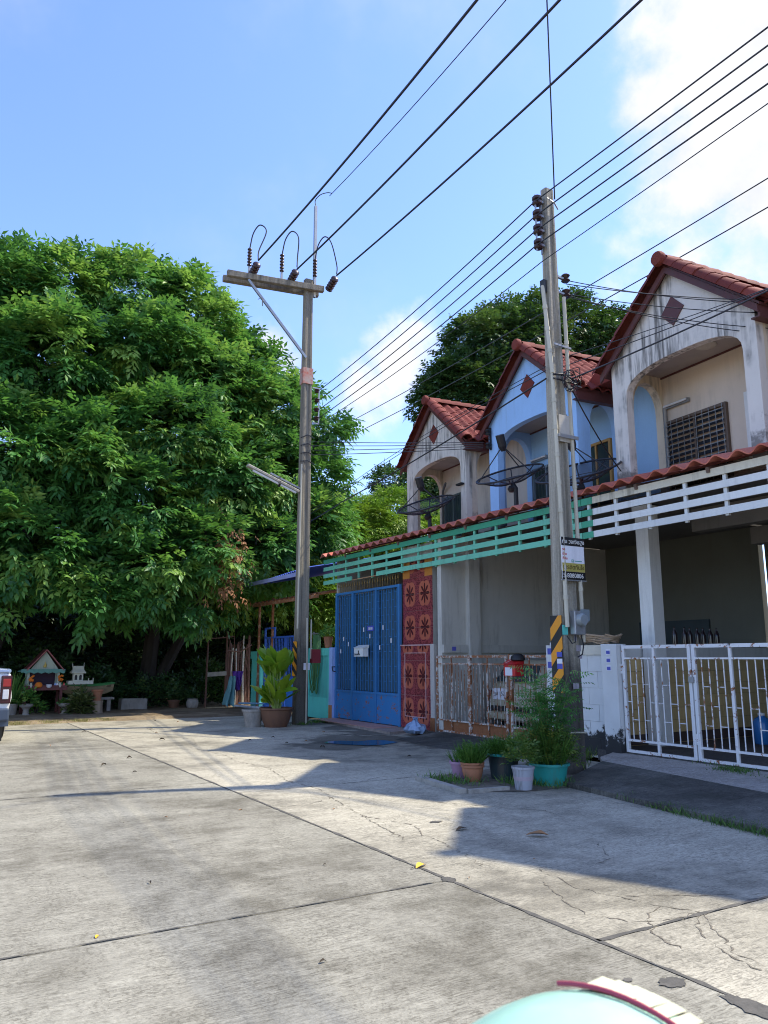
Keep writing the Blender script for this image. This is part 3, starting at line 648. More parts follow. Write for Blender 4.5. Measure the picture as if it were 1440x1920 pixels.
for z0, z1 in ((3.40, 3.50), (3.58, 3.68), (3.76, 3.86), (3.945, 4.055)):
    o = MB().box((9.128, 8.712, z0), (9.152, 8.95, z1)).build('slat', M_green2, can2); o.matrix_parent_inverse = Matrix.Translation(-Vector(can2.location)); o['label'] = 'green painted slat end'
o = MB().bar((9.14, 16.74, 3.405), (9.14, 15.56, 3.412), .02, .02).build('broken_strip', paint('bare_wood', (.42, .25, .12), .8), can1); o.matrix_parent_inverse = Matrix.Translation(-Vector(can1.location))
# ============================================================ utility poles
def m_pole(name, c, dark, foot, hi):
    s = NT(name); a = s.noise(1.0, 7, .7, stretch=(11, 11, .55)); b = s.noise(34, 5, .7); e = s.noise(2.0, 6, .7); z = s.sep()[2]
    col = s.mix(s.math('MULTIPLY', s.ramp(a, .36, .68), .8), c, dark); col = s.mix(s.math('MULTIPLY', s.ramp(e, .5, .72), .55), col, (.30, .26, .19))
    g = s.math('ADD', s.ramp(z, hi * .3, hi, 1, 0), s.math('MULTIPLY', s.math('SUBTRACT', e, .5), 1.4)); col = s.mix(s.math('MULTIPLY', s.ramp(g, .3, .9), .85), col, foot)
    col = s.scale(col, s.math('ADD', .62, s.math('MULTIPLY', b, .76))); s.bump(s.math('ADD', a, b), .6, .012); return s.done(col, .92, spec=.2)
M_pole = m_pole('pole_concrete', (.26, .235, .185), (.11, .10, .08), (.085, .075, .062), 3.2)
M_pole2 = m_pole('old_pole_concrete', (.42, .385, .31), (.14, .13, .105), (.05, .045, .04), 2.6)
M_steel = paint('galvanised_steel', (.33, .34, .35), .4, .2, .3, metal=.5); M_ins = plain('brown_porcelain', (.035, .016, .016), .22)
M_pvc = paint('cream_conduit', (.50, .465, .36), .45, .12, .35); M_cable = plain('cable_black', (.018, .018, .022), .5)
M_orange = paint('hazard_orange', (.75, .30, .02), .5, .12, .25); M_hblack = paint('hazard_black', (.018, .018, .018), .5)
M_blueprint = paint('sticker_blue', (.07, .09, .42), .4, .1, 0); M_paper = paint('paper_white', (.74, .74, .78), .6, .08, .2)
def hpole(t, H, bx, by, tx, ty, m, rec=.03):
    """tapering concrete post with a recessed panel in the two faces that look along the street"""
    mb = MB(); nl = 9
    for k in range(nl + 1):
        z = H * k / nl; f = k / nl; hx = bx + (tx - bx) * f; hy = by + (ty - by) * f; rr = rec if 0 < k < nl else 0
        fl = hx * .48; c = .018
        for x, y in ((-hx, -hy + c), (-hx + c, -hy), (-fl, -hy), (-fl + .02, -hy + rr), (fl - .02, -hy + rr), (fl, -hy), (hx - c, -hy), (hx, -hy + c),
                     (hx, hy - c), (hx - c, hy), (fl, hy), (fl - .02, hy - rr), (-fl + .02, hy - rr), (-fl, hy), (-hx + c, hy), (-hx, hy - c)): mb.v.append((x, y, z))
    n = 16
    for k in range(nl):
        for j in range(n): mb.f.append((k * n + j, k * n + (j + 1) % n, (k + 1) * n + (j + 1) % n, (k + 1) * n + j))
    mb.f.append(tuple(range(nl * n, nl * n + n))); return mb.build('shaft', m, t)
def insulator(mb, p, d, r, n, step):
    """stack of porcelain sheds along d from p"""
    d = Vector(d).normalized(); prof = []
    for i in range(n): prof += [(r * .55, i * step), (r, i * step + step * .3), (r * .9, i * step + step * .55), (r * .5, i * step + step * .75)]
    M = Vector((0, 0, 1)).rotation_difference(d).to_matrix(); k = len(mb.v); q = 12
    for rr, z in prof:
        for j in range(q):
            a = 2 * math.pi * j / q; v = M @ Vector((rr * math.cos(a), rr * math.sin(a), z)) + Vector(p); mb.v.append(tuple(v))
    for i in range(len(prof) - 1):
        for j in range(q): mb.f.append((k + i * q + j, k + i * q + (j + 1) % q, k + (i + 1) * q + (j + 1) % q, k + (i + 1) * q + j))
    mb.f.append(tuple(k + j for j in range(q))[::-1]); mb.f.append(tuple(k + (len(prof) - 1) * q + j for j in range(q)))

# far pole with the timber-look cross-arm
P1 = Vector((7.9, 16.96, 0))
t1 = thing('utility_pole', 'tall concrete pole with double crossarm and black insulators beside the potted plant', 'utility pole', P1, 0, 'street electricity poles')
hpole(t1, 11.15, .158, .115, .105, .082, M_pole, .02)
W1 = lambda x, y, z: (x - P1.x, y - P1.y, z)
for dy, dz in ((-.155, 0.), (.155, .0)):
    o = MB().bar(W1(5.78, 17.30 + dy, 10.86 + dz), W1(8.25, 16.93 + dy, 10.90 + dz), .13, .16).build('crossarm', M_pole, t1, bevel=.015)
MB().bar(W1(6.30, 17.05, 10.78), W1(7.80, 16.80, 8.95), .06, .06).build('brace', M_steel, t1)
MB().tube([W1(6.55, 17.0, 10.3), W1(6.62, 16.9, 10.32), W1(6.68, 17.0, 10.15)], .012, 5).build('brace_hook', M_steel, t1)
MB().bar(W1(8.06, 16.93, 10.7), W1(8.06, 16.93, 13.3), .07, .07).build('earth_spike', M_steel, t1)
MB().tube(spline([W1(8.06, 16.93, 13.3), W1(8.03, 16.9, 13.45), W1(8.10, 16.75, 13.55), W1(8.18, 16.5, 13.5), W1(8.2, 16.3, 13.38)]), .012, 5).build('jumper', M_cable, t1)
s = NT('faded_red_band'); k = s.noise(6, 5, .7); M_redband = s.done(s.mix(s.ramp(k, .35, .65), (.42, .12, .08), (.38, .30, .25)), .8)
MB().box((-.138, -.108, 8.30), (.138, .108, 8.72)).build('red_band', M_redband, t1)
for x, y, xs in ((6.42, 17.10, 6.36), (7.40, 16.95, 7.18), (8.42, 16.75, 8.02)):
    mb = MB(); insulator(mb, W1(x + .02, y + .12, 10.99), (-.045, -1, .30), .105, 5, .095); ins = mb.build('strain_insulator', M_ins, t1, True)
    mb = MB(); insulator(mb, W1(xs, y + .08, 11.22), (0, 0, 1), .06, 6, .085); mb.build('post_insulator', M_ins, t1, True)
    MB().bar(W1(xs, y + .08, 10.92), W1(xs, y + .08, 11.24), .035, .05).build('insulator_bracket', M_steel, t1)
    MB().tube(spline([W1(xs, y + .08, 11.72), W1(xs + .05, y, 12.1), W1(xs + .18, y - .1, 12.32), W1(xs + .30, y - .25, 12.1), W1(x + .04, y - .30, 11.5), W1(x - .02, y - .42, 11.18)]), .016, 6).build('jumper', M_cable, t1, True)
for i, z in enumerate((8.18, 7.93, 7.68, 7.45)):
    MB().lathe([(.045, 0), (.065, .02), (.04, .05), (.065, .08), (.045, .10)], W1(8.18, 16.93, z - .05), 10).build('spool_insulator', M_ins, t1, True)
MB().bar(W1(8.06, 16.93, 8.25), W1(8.24, 16.93, 8.25), .03).bar(W1(8.24, 16.93, 7.3), W1(8.24, 16.93, 8.26), .03).bar(W1(8.06, 16.93, 7.32), W1(8.24, 16.93, 7.32), .03).build('insulator_rack', M_steel, t1)
for i in range(4): MB().tube([W1(8.10, 16.85, 6.9 - i * .22), W1(7.9, 16.80, 6.95 - i * .22), W1(7.75, 16.9, 6.88 - i * .2)], .014, 5).build('cable_tie', M_cable, t1)
MB().tube([W1(7.76, 16.88, 2.2), W1(7.76, 16.86, 4.2), W1(7.77, 16.86, 6.2)], .022, 6).build('conduit', M_pvc, t1)
MB().tube([W1(7.98, 16.80, .02), W1(7.985, 16.80, 1.2), W1(7.975, 16.815, 2.45)], .022, 6).build('conduit', M_pvc, t1)
MB().tube([W1(8.10, 16.84, 1.5), W1(8.095, 16.84, 2.42)], .018, 6).build('conduit', M_pvc, t1)
def hazard(parent, x, y0, y1, z0, z1, n, slope, off):
    """diagonal black and orange bands wrapped on the street face; plate at x, between y0 and y1"""
    MB().box((x - .006, y0, z0), (x, y1, z1)).build('hazard_plate', M_hblack, parent)
    st = (z1 - z0) / n
    for i in range(-1, n + 1):
        a, b = z0 + i * st, z0 + i * st + st * .5
        P = [(y1, a), (y1, b), (y0, b - slope), (y0, a - slope)] if slope > 0 else [(y1, a), (y1, b), (y0, b - slope), (y0, a - slope)]
        # clip the band to the plate
        def clip(P, zc, keep):
            out = []
            for p, q in zip(P, P[1:] + P[:1]):
                ip, iq = keep(p[1]), keep(q[1])
                if ip: out.append(p)
                if ip != iq: f = (zc - p[1]) / (q[1] - p[1]); out.append((p[0] + (q[0] - p[0]) * f, zc))
            return out
        P = clip(P, z0, lambda z: z >= z0); P = clip(P, z1, lambda z: z <= z1) if len(P) > 2 else P
        if len(P) > 2: MB().prism([(x - .0065, y, z) for y, z in P], (-.002, 0, 0)).build('hazard_stripe', M_orange, parent)
hazard(t1, -.157, -.112, .112, 1.10, 1.90, 3, .16, 0)
MB().box((.01, -.135, 1.24), (.17, -.126, 1.40)).build('number_plate', M_paper, t1)
MB().box((.20, -.20, 1.40), (.42, -.05, 1.72)).build('valve_box', paint('red_box', (.20, .025, .03), .5), t1)
lamp = thing('street_lamp', 'old fluorescent tube street lamp sticking out of the far pole towards the tree', 'street lamp', (7.72, 16.9, 5.5))
MB().bar((0, 0, 0), (-1.34, 0, .50), .13, .07).build('housing', paint('lamp_housing', (.34, .31, .25), .5), lamp, bevel=.015)
MB().tube([(-.08, -.02, -.03), (-1.2, -.02, .385)], .028, 8).build('tube', M_tubew, lamp)
MB().bar((.06, 0, .08), (-.75, 0, .38), .04, .04).build('arm', M_steel, lamp)
MB().bar((-.52, -.03, .10), (-.50, .05, .30), .05, .14).build('clamp', M_black, lamp)

# near pole
P2 = Vector((7.69, 7.94, 0)); W2 = lambda x, y, z: (x - P2.x, y - P2.y, z)
t2 = thing('utility_pole', 'leaning looking old concrete pole with cream conduits and a money advert, between rusty and white gates', 'utility pole', P2, 0, 'street electricity poles')
t2['label'] = 'concrete pole carrying cream conduits and an advert board, beside the teal plant tub'
hpole(t2, 8.57, .172, .118, .085, .065, M_pole2, .03)
for k in range(4):
    z = 8.33 - k * .24; a = -.14 - .0 * k
    mb = MB().lathe([(.055, 0), (.075, .02), (.075, .055), (.045, .075), (.075, .095), (.075, .13), (.055, .15)], (a - .07, 0, z - .075), 12); mb.build('spool_insulator', M_ins, t2, True)
    MB().bar((a + .05, 0, z), (a - .06, 0, z), .05, .03).build('insulator_bracket', M_steel, t2)
MB().bar((-.245, .0, 7.5), (-.245, 0, 8.42), .02).bar((-.10, .04, 7.5), (-.13, .02, 8.42), .04, .02).build('insulator_rack', M_steel, t2)
MB().tube([(-.10, -.10, 8.36), (.02, -.13, 8.30), (.12, -.10, 8.24)], .012, 5).build('cable_tie', M_steel, t2)
for z in (7.17, 6.92):
    MB().bar((.12, -.02, z), (.30, -.04, z - .03), .04, .03).build('insulator_bracket', M_steel, t2)
    MB().lathe([(.05, 0), (.07, .02), (.04, .06), (.07, .10), (.05, .12)], (.27, -.04, z - .06), 10).build('spool_insulator', M_ins, t2, True)
MB().box((-.17, -.03, 6.85), (-.11, .05, 7.05)).build('cable_clamp', M_black, t2)
def pipe(a, b, r, n):
    o = MB().tube([a, b], r, 8).build('conduit', M_pvc, t2, True)
    a, b = Vector(a), Vector(b)
    for i in range(1, n):
        p = a.lerp(b, i / n); d = (b - a).normalized() * .03; MB().tube([p - d, p + d], r * 1.22, 8).build('pipe_joint', M_pvc, o, True)
pipe((-.165, .0, 6.95), (-.150, -.11, 5.55), .030, 4); pipe((-.150, -.11, 5.54), (-.125, -.165, 1.92), .030, 9); pipe((.175, -.08, 6.82), (.165, -.165, 1.72), .028, 7)
MB().bar((-.12, -.14, 6.0), (.23, -.12, 6.0), .02, .03).build('pipe_strap', M_steel, t2)
MB().bar((-.13, -.16, 4.62), (.26, -.15, 4.62), .02, .05).build('pipe_strap', M_steel, t2)
MB().box((-.06, -.112, 4.55), (.15, -.09, 4.95)).build('cement_patch', paint('cement_patch', (.46, .43, .37), .9), t2)
rg = random.Random(5); mb = MB()
for i in range(5):
    pts = [(.02, -.14, 5.56)]
    for j in range(9):
        a = j / 9 * 2 * math.pi; pts.append((.10 + .14 * math.cos(a + i) * rg.uniform(.6, 1.2), -.18 - .04 * i * rg.random(), 5.45 + .16 * math.sin(a + i) * rg.uniform(.6, 1.2)))
    mb.tube(spline(pts, 4), .007, 4)
mb.tube([(-.17, -.15, 5.52), (.0, -.17, 5.54), (.27, -.14, 5.50)], .018, 6).tube([(-.17, -.15, 5.46), (.27, -.15, 5.45)], .014, 5)
mb.build('cable_tangle', M_cable, t2)
hazard(t2, -.172, -.112, .112, 1.05, 2.08, 3, -.24, 0)
M_teal_st = paint('teal_sticker', (.12, .55, .48), .4)
MB().box((-.172, -.124, 1.82), (-.08, -.115, 1.95)).build('sticker', M_teal_st, t2)
for x, z, m in ((-.172, 1.56, M_blueprint), (-.172, 1.47, M_paper), (-.172, 1.40, M_blueprint)): MB().box((x - .0125, -.10, z - .035), (x - .0095, .0, z + .03)).build('sticker', m, t2)
for x, z, w_, h_ in ((-.02, 1.10, .13, .10), (.07, 1.60, .10, .10), (.04, 1.74, .05, .11), (.11, 1.50, .07, .06), (-.01, 1.86, .05, .05)): MB().box((x, -.120, z), (x + w_ * .8, -.112, z + h_ * .8)).build('torn_poster', paint('faded_paper', (.34, .31, .34), .8, .3, .5), t2)
MB().tube([(-.175, -.12, .53), (.0, -.125, .535), (.175, -.12, .525), (.175, .1, .53)], .012, 5).build('strap', M_pvc, t2)
met = thing('electric_meter', 'grey electricity meter in a clear box fixed low on the near pole', 'meter', (7.735, 7.80, 2.02))
MB().box((-.10, -.10, -.20), (.10, 0, .12)).build('meter_box', M_steel, met, bevel=.012)
MB().lathe([(.085, 0), (.085, .06), (.07, .08), (.0, .085)], (0, -.10, .0), 18, axis=(0, -1, .001)).build('meter_dial', glass('meter_glass', (.25, .28, .29), .1), met, True)
MB().box((.02, -.13, -.02), (.15, -.09, .14)).build('meter_window', glass('meter_cover', (.20, .24, .26), .1), met)
MB().tube([(-.06, -.05, -.2), (-.08, -.07, -.30), (-.13, -.06, -.32), (-.19, -.03, -.22)], .009, 5).tube([(.05, -.05, -.2), (.08, -.06, -.34), (.06, -.05, -.46), (0, -.02, -.5)], .009, 5).build('meter_wire', M_cable, met)

# advert board
M_sblack = paint('advert_black', (.015, .015, .017), .45, .05, .1); M_syel = paint('advert_yellow', (.42, .36, .09), .45, .1, .15)
M_red = plain('print_red', (.55, .06, .05), .5); M_prwhite = plain('print_white', (.75, .74, .70), .5); M_dkbrown = plain('print_brown', (.09, .055, .015), .5); M_prgreen = plain('print_teal', (.03, .28, .25), .5)
sg = thing('advert_sign', 'loan advert board in black, white and yellow with Thai lettering on the near pole', 'sign', (7.51, 7.765, 2.58))
MB().box((0, 0, 0), (.42, .012, .57)).build('board', M_paper, sg)
MB().box((-.004, -.004, .455), (.424, -.0005, .572)).build('panel', M_sblack, sg); MB().box((-.004, -.004, -.012), (.424, -.0005, .095)).build('panel', M_sblack, sg)
MB().box((0, -.003, .097), (.42, -.0005, .215)).build('panel', M_syel, sg); MB().box((-.02, -.002, -.03), (.45, .014, -.014)).build('rail', M_steel, sg)
X_, Z_ = (1, 0, 0), (0, 0, 1)
text('ทุน วงเงินสูง', .083, M_prwhite, sg, (.005, -.006, .485), X_, Z_); text('5-8080806', .088, M_prwhite, sg, (.005, -.006, .012), X_, Z_)
text('เครดิตทันใจ', .085, M_dkbrown, sg, (.01, -.005, .130), X_, Z_)
for i, w_ in enumerate(('รถ', 'บ้าน', 'ที่ดิน')): text(w_, .050, M_red, sg, (.008, -.003, .385 - i * .062), X_, Z_)
MB().box((.175, -.003, .228), (.215, -.0005, .266)).build('logo', M_prgreen, sg); MB().box((.185, -.0045, .238), (.205, -.003, .256)).build('logo_centre', M_prwhite, sg); MB().box((.235, -.002, .242), (.37, -.0005, .252)).build('logo_line', M_prgreen, sg)

# ============================================================ cables
CABLES = []
def cable(label, a, b, r, sag, group, n=18, via=None):
    pts = []; a, b = Vector(a), Vector(b)
    for i in range(n + 1):
        t = i / n; p = a.lerp(b, t); p.z -= sag * 4 * t * (1 - t); pts.append(p)
    o = MB().tube(pts, r, 6).build('cable', M_cable, smooth=True); CABLES.append(o); return tag(o, label, 'cable', group)
def aim(a, through, k):
    """carry on in a straight line from a past a point"""
    a, q = Vector(a), Vector(through); return a + (q - a) * k
G1 = 'high voltage lines overhead'; G2 = 'low voltage lines along the street'
for a, q, lb in (((6.40, 16.66, 11.15), (5.88, 7.7, 10.72), 'thick overhead line from the outer end of the crossarm'), ((7.38, 16.53, 11.12), (6.86, 7.1, 10.78), 'thick overhead line from the middle of the crossarm'),
                 ((8.40, 16.33, 11.14), (7.85, 6.4, 10.82), 'thick overhead line from the inner end of the crossarm'), ((8.2, 16.4, 13.36), (7.72, 8.75, 12.85), 'thin earth wire from the top of the far pole')):
    b = aim(a, q, 3.6); cable(lb, a, (b.x, b.y, q[2] + .9), .022 if 'thick' in lb else .010, .98, G1, 30)
L2 = [(7.43, 7.94, 8.30), (7.43, 7.94, 8.06), (7.43, 7.94, 7.82), (7.43, 7.94, 7.58), (7.5, 7.9, 7.32)]
L1 = [(8.24, 16.93, 8.20), (8.24, 16.93, 7.94), (8.24, 16.93, 7.69), (8.24, 16.93, 7.47), (8.3, 16.93, 7.36)]
LR = [(7.15, 4, 8.0), (7.11, 4, 7.74), (7.07, 4, 7.48), (7.03, 4, 7.17), (7.0, 4, 7.03)]
nm_ = ('topmost', 'second', 'third', 'fourth', 'lowest thin')
for i in range(5):
    cable('%s of the five street cables between the two poles' % nm_[i], L2[i], L1[i], .011 if i < 4 else .008, .10, G2)
    b = aim(L2[i], LR[i], 6.5); cable('%s of the five street cables running off past the near pole' % nm_[i], L2[i], (b.x, b.y, LR[i][2] - .6), .011 if i < 4 else .007, .15, G2, 26)
cable('single cable rising from the near pole straight over the camera', (7.72, 7.92, 8.5), (2.2, 2.2, 5.2 + 2.0), .010, -.2, 'loose drop cables') if False else None
cable('single dark cable climbing from the near pole top out of the picture', (7.76, 7.85, 8.40), (6.45, 6.5, 10.3), .011, .1, 'loose drop cables')
G3 = 'telephone lines below the mains'
for i, (z, zl, dx) in enumerate(((5.50, 5.36, 1.0), (5.62, 5.62, 1.05), (5.68, 5.75, 1.12))):
    cable(('thick telephone line leaving the near pole towards the bushes', 'thin telephone line just above the thick one, near pole to bushes', 'highest thin telephone line, near pole to bushes')[i], (7.52, 7.94, z), (7.9 + dx, 16.96, zl), (.013, .007, .006)[i], .05 if i == 0 else -.1, G3)
    a = (7.9 + dx, 16.96, zl); cable(('thick', 'lower thin', 'upper thin')[i] + ' telephone line disappearing into the bushes past the far pole', a, (9.6 + .1 * i, 24, zl - .1), (.015, .008, .007)[i], .1, G3)
    cable(('thick telephone line crossing in front of the nearest gable', 'thin telephone line crossing the nearest gable', 'upper thin telephone line crossing the nearest gable')[i], (7.84, 7.92, z + (0, .12, .2)[i]), (9.2 + .4 * i, 4.2, 6.35 + .14 * i), (.012, .007, .006)[i], .06, G3)
for i, (b, z0) in enumerate((((10.6, 5.4, 6.38), 7.14), ((10.7, 5.2, 6.2), 6.92), ((10.5, 5.8, 6.02), 6.9), ((10.8, 4.9, 6.3), 7.08), ((10.55, 5.6, 6.05), 6.87))):
    cable(('upper', 'second', 'third', 'fourth', 'lowest')[i] + ' thin house drop running from the near pole across the cream gable', (7.96, 7.9, z0), b, .007, .12, 'house drops to the nearest house')
for i, z in enumerate((6.72, 6.62, 6.50, 6.38)):
    cable(('top', 'second', 'third', 'bottom')[i] + ' of four flat cables between far pole and blue house', (8.06, 16.9, z + .1), (10.17, 12.75, 6.10 - .04 * i), .008, .02, 'four flat cables to the blue house')
cable('black drop cable slanting down from the near pole to the canopy roof', (7.90, 7.86, 5.45), (10.0, 8.85, 4.62), .010, .08, 'loose drop cables')
cable('back street line passing above the nearest gable', (17.0, 46, 13.0), (15.6, -4, 13.0), .016, .7, 'lines of the back street', 30)
cable('back street line dipping behind the nearest gable', (17.0, 46, 12.3), (15.6, -4, 12.3), .016, .7, 'lines of the back street', 30)

# ============================================================ gates and front walls
M_gblue = paint('gate_blue', (.040, .18, .40), .5, .2, .45); M_gblue2 = rusty('gate_blue_sheet', (.036, .185, .42), .10, .5); M_gold = paint('gold_paint', (.24, .15, .035), .5)
M_rust = rusty('rusty_white_paint', (.52, .49, .44), .47); M_rustp = rusty('rusty_plate', (.28, .14, .07), .85); M_gwhite = rusty('gate_white', (.76, .76, .75), .13, .4)
def gate(label, x, ys): return thing('gate', label, 'gate', (x, sum(ys) / len(ys), 0))
class Rel:
    """adds parts given in world coordinates to a thing"""
    def __init__(s, t): s.t = t; s.i = Matrix.Translation(-Vector(t.location))
    def __call__(s, mb, n, m, par=None, smooth=False, bevel=0):
        o = mb.build(n, m, par or s.t, smooth, bevel=bevel)
        if par is None: o.matrix_parent_inverse = s.i
        return o
# blue folding gate
g = gate('tall bright blue metal gate with gold spearheads and kick panels', 9.2, (14.63, 17.65)); P = Rel(g); x = 9.2
V_ = [17.63, 16.77, 15.65, 14.64]
for y in V_: P(MB().box((x - .03, y - .04, .06), (x + .03, y + .04, 3.14)), 'gate_post', M_gblue)
for a, b in zip(V_, V_[1:]):
    P(MB().box((x - .025, b + .041, 3.08), (x + .025, a - .041, 3.135)), 'rail', M_gblue); P(MB().box((x - .025, b + .041, .70), (x + .025, a - .041, .75)), 'rail', M_gblue)
    P(MB().box((x - .008, b + .042, .07), (x + .008, a - .042, .698)), 'kick_panel', M_gblue2)
    n = 8; ys = [b + (a - b) * (i + 1) / (n + 1) for i in range(n)]
    for i, y in enumerate(ys):
        P(MB().box((x - .007, y - .0065, .752), (x + .007, y + .0065, 3.078)), 'bar', M_gblue)
        for j in range(7):
            z = 1.0 + j * .33 + (i % 2) * .16
            if z < 3.0: P(MB().box((x - .006, y + .0065, z - .006), (x + .006, y + (a - b) / (n + 1) - .0065, z + .006)), 'rung', M_gblue)
    for i in range(9):
        y = b + (a - b) * (i + .5) / 9; P(MB().tube([(x, y, 3.14), (x, y, 3.26), (x, y, 3.29), (x, y, 3.40)], [.006, .006, .016, .002], 6), 'spearhead', M_gold)
P(MB().box((x + .10, 14.7, .76), (x + .108, 17.6, 3.06)), 'backing_sheet', paint('teal_backing_sheet', (.04, .10, .15), .5, .2, .2))
for i, (y, z) in enumerate(((17.2, 1.98), (16.95, 1.85), (16.45, 1.70), (16.2, 2.18), (15.9, 2.02), (15.3, 2.2), (14.95, 1.90), (15.45, 1.75), (17.35, 1.68))):
    P(MB().box((x - .035, y - .02, z - .05), (x - .029, y + .02, z + .05)), 'tag', M_paper)
P(MB().box((x - .036, 15.72, 2.14), (x - .029, 16.02, 2.26)), 'house_number', M_blueprint)
text('18/88', .09, M_prwhite, g, (-.038, -.265, 2.165), (0, -1, 0), (0, 0, 1), align='CENTER')
P(MB().tube([(x - .05, 17.62, 1.30), (x - .11, 17.66, 1.30), (x - .12, 17.6, 1.2), (x - .05, 17.58, 1.18)], .014, 6), 'gate_handle', M_black)
mbx = thing('mailbox', 'white tin mailbox hung on the blue gate', 'mailbox', (9.11, 16.2, 1.55))
MB().prism([(-.08, -.22, 0), (-.08, .22, 0), (-.08, .22, .2), (-.08, -.22, .2)], (.14, 0, 0)).build('box', M_white, mbx)
MB().prism([(-.10, -.24, .2), (.07, -.24, .2), (.07, -.24, .27)], (0, .48, 0)).build('lid', M_white, mbx)
MB().box((-.084, -.02, .05), (-.079, .02, .14)).build('slot', M_black, mbx); text('ตู้จดหมาย', .07, M_black, mbx, (-.085, .19, .03), (0, -1, 0), (0, 0, 1))

# tiled pier
def m_flower(name, cy, cz, y0, z0):
    """printed flower tiles: salmon lobed medallions with a dark eight-petal star on a purple speckle"""
    s = NT(name); xyz = s.sep(); Y = s.math('SUBTRACT', s.math('MODULO', s.math('ADD', s.math('SUBTRACT', xyz[1], y0), 40 * cy), cy), cy / 2); Z = s.math('SUBTRACT', s.math('MODULO', s.math('ADD', s.math('SUBTRACT', xyz[2], z0), 40 * cz), cz), cz / 2)
    a = s.math('DIVIDE', Y, cy * .5); b = s.math('DIVIDE', Z, cz * .5); r = s.math('SQRT', s.math('ADD', s.math('MULTIPLY', a, a), s.math('MULTIPLY', b, b))); th = s.math('ARCTAN2', b, a)
    lob = s.math('ADD', .70, s.math('MULTIPLY', s.math('ABSOLUTE', s.math('SINE', s.math('MULTIPLY', th, 2))), .16)); med = s.ramp(s.math('SUBTRACT', lob, r), 0, .03)
    pet = s.math('MULTIPLY', s.math('POWER', s.math('ABSOLUTE', s.math('COSINE', s.math('MULTIPLY', th, 4))), .8), .62); star = s.ramp(s.math('SUBTRACT', pet, r), 0, .03)
    core = s.ramp(s.math('SUBTRACT', .14, r), 0, .03); star = s.math('MAXIMUM', star, core)
    v = s.n('ShaderNodeTexVoronoi'); v.inputs['Scale'].default_value = 34; s.l(s.pos, v.inputs['Vector']); sp = s.ramp(v.outputs['Distance'], .35, .55)
    bgc = s.mix(sp, (.10, .010, .018), (.28, .055, .062)); col = s.mix(med, bgc, (.43, .115, .07)); col = s.mix(star, col, (.07, .008, .014))
    col = s.scale(col, s.math('ADD', .82, s.math('MULTIPLY', s.noise(2.5, 5), .36))); col = s.scale(col, s.math('ADD', .94, s.math('MULTIPLY', s.rand, .12)))
    return s.done(col, .28, spec=.5)
pr = thing('tiled_pier', 'brick red pier clad in flower patterned tiles beside the blue gate', 'pillar', (9.2, 14.0, 0)); P = Rel(pr)
P(MB().box((9.21, 13.42, 0), (9.5, 14.60, 1.77)), 'pier_core', M_wallgrey); P(MB().box((9.27, 13.44, 1.77), (9.5, 14.60, 3.95)), 'pier_core', M_wallgrey)
ML = m_flower('flower_tiles_low', .58, .72, 14.60, .06); MU = m_flower('flower_tiles_up', .58, .72, 14.60, 1.80)
for lo, (z0, z1, xf, m) in enumerate(((.02, 1.77, 9.20, ML), (1.80, 3.60, 9.26, MU))):
    nz_ = int((z1 - z0) / .36 + .2)
    for i in range(4):
        for j in range(nz_):
            a = 14.60 - (i + 1) * .29; b_ = z0 + .04 * (1 - lo) * (j == 0) + j * .36 if False else z0 + j * .36
            top_ = min(b_ + .356, z1)
            mm = m if not (lo == 1 and j == nz_ - 1 and i in (0, 3)) else paint('orange_tile', (.52, .20, .04), .35, .15, .2)
            P(MB().box((xf, a + .002, b_), (xf + .012, a + .288, top_)), 'tile', mm)
P(MB().box((9.185, 13.41, 1.772), (9.27, 14.62, 1.798)), 'trim', paint('pink_trim', (.50, .30, .30), .5))
for a, b in (((14.42, .30), (14.42, 1.62)), ((13.62, .30), (13.62, 1.62)), ((14.42, .30), (13.62, .30)), ((14.42, 1.62), (13.62, 1.62))): P(MB().bar((9.196, a[0], a[1]), (9.196, b[0], b[1]), .016, .016), 'panel_line', paint('pink_trim', (.50, .30, .30), .5))
gp = tag(MB().box((9.16, 13.26, 0), (9.36, 13.40, 1.8)).build('gate_post', paint('grey_post', (.45, .42, .38), .8, .1, .5)), 'grey rendered gate post with an orange rusty foot beside the tiled pier', 'gate post')
o = MB().box((9.15, 13.25, 0), (9.155, 13.41, .32)).build('rust_stain', M_rustp, gp)

# rusty gate
g = gate('rusty peeling white metal gate with brown foot panel', 9.2, (9.92, 13.2)); P = Rel(g)
for a, b, mids, thick in ((13.20, 11.03, (12.72, 12.12, 11.58), 1), (10.90, 9.95, (10.42,), 0)):
    for y in (a, b): P(MB().box((x - .022, y - .024, .09), (x + .022, y + .024, 1.56)), 'stile', M_rust)
    for y in mids: w_ = .034 if abs(y - 12.12) < .01 else .012; P(MB().box((x - w_ * .7, y - w_, .09), (x + w_ * .7, y + w_, 1.54)), 'upright', M_rust)
    for z, h_ in ((1.54, .022), (1.40, .014), (.31, .014), (.09, .022)):
        P(MB().box((x - .018, b + .025, z - h_), (x + .018, a - .025, z + h_)), 'rail', M_rust)
    P(MB().box((x + .019, b + .03, .11), (x + .024, a - .03, .30)), 'foot_panel', M_rustp)
    y = b + .09
    while y < a - .05:
        if min(abs(y - q) for q in mids) > .03: P(MB().tube([(x, y + random.uniform(-.006, .006), .32), (x, y, 1.39)], .0075, 5), 'bar', M_rust)
        y += .098
P(MB().tube([(x - .03, 11.05, .80), (x - .05, 10.97, .76), (x - .03, 10.88, .80), (x - .02, 10.97, .86), (x - .03, 11.05, .80)], .014, 5), 'chain', M_rustp); P(MB().box((x - .06, 10.93, .64), (x - .03, 11.0, .74)), 'padlock', M_rustp)
P(MB().box((x - .005, 10.945, .09), (x + .02, 10.985, 1.58)), 'centre_stop', M_rustp)
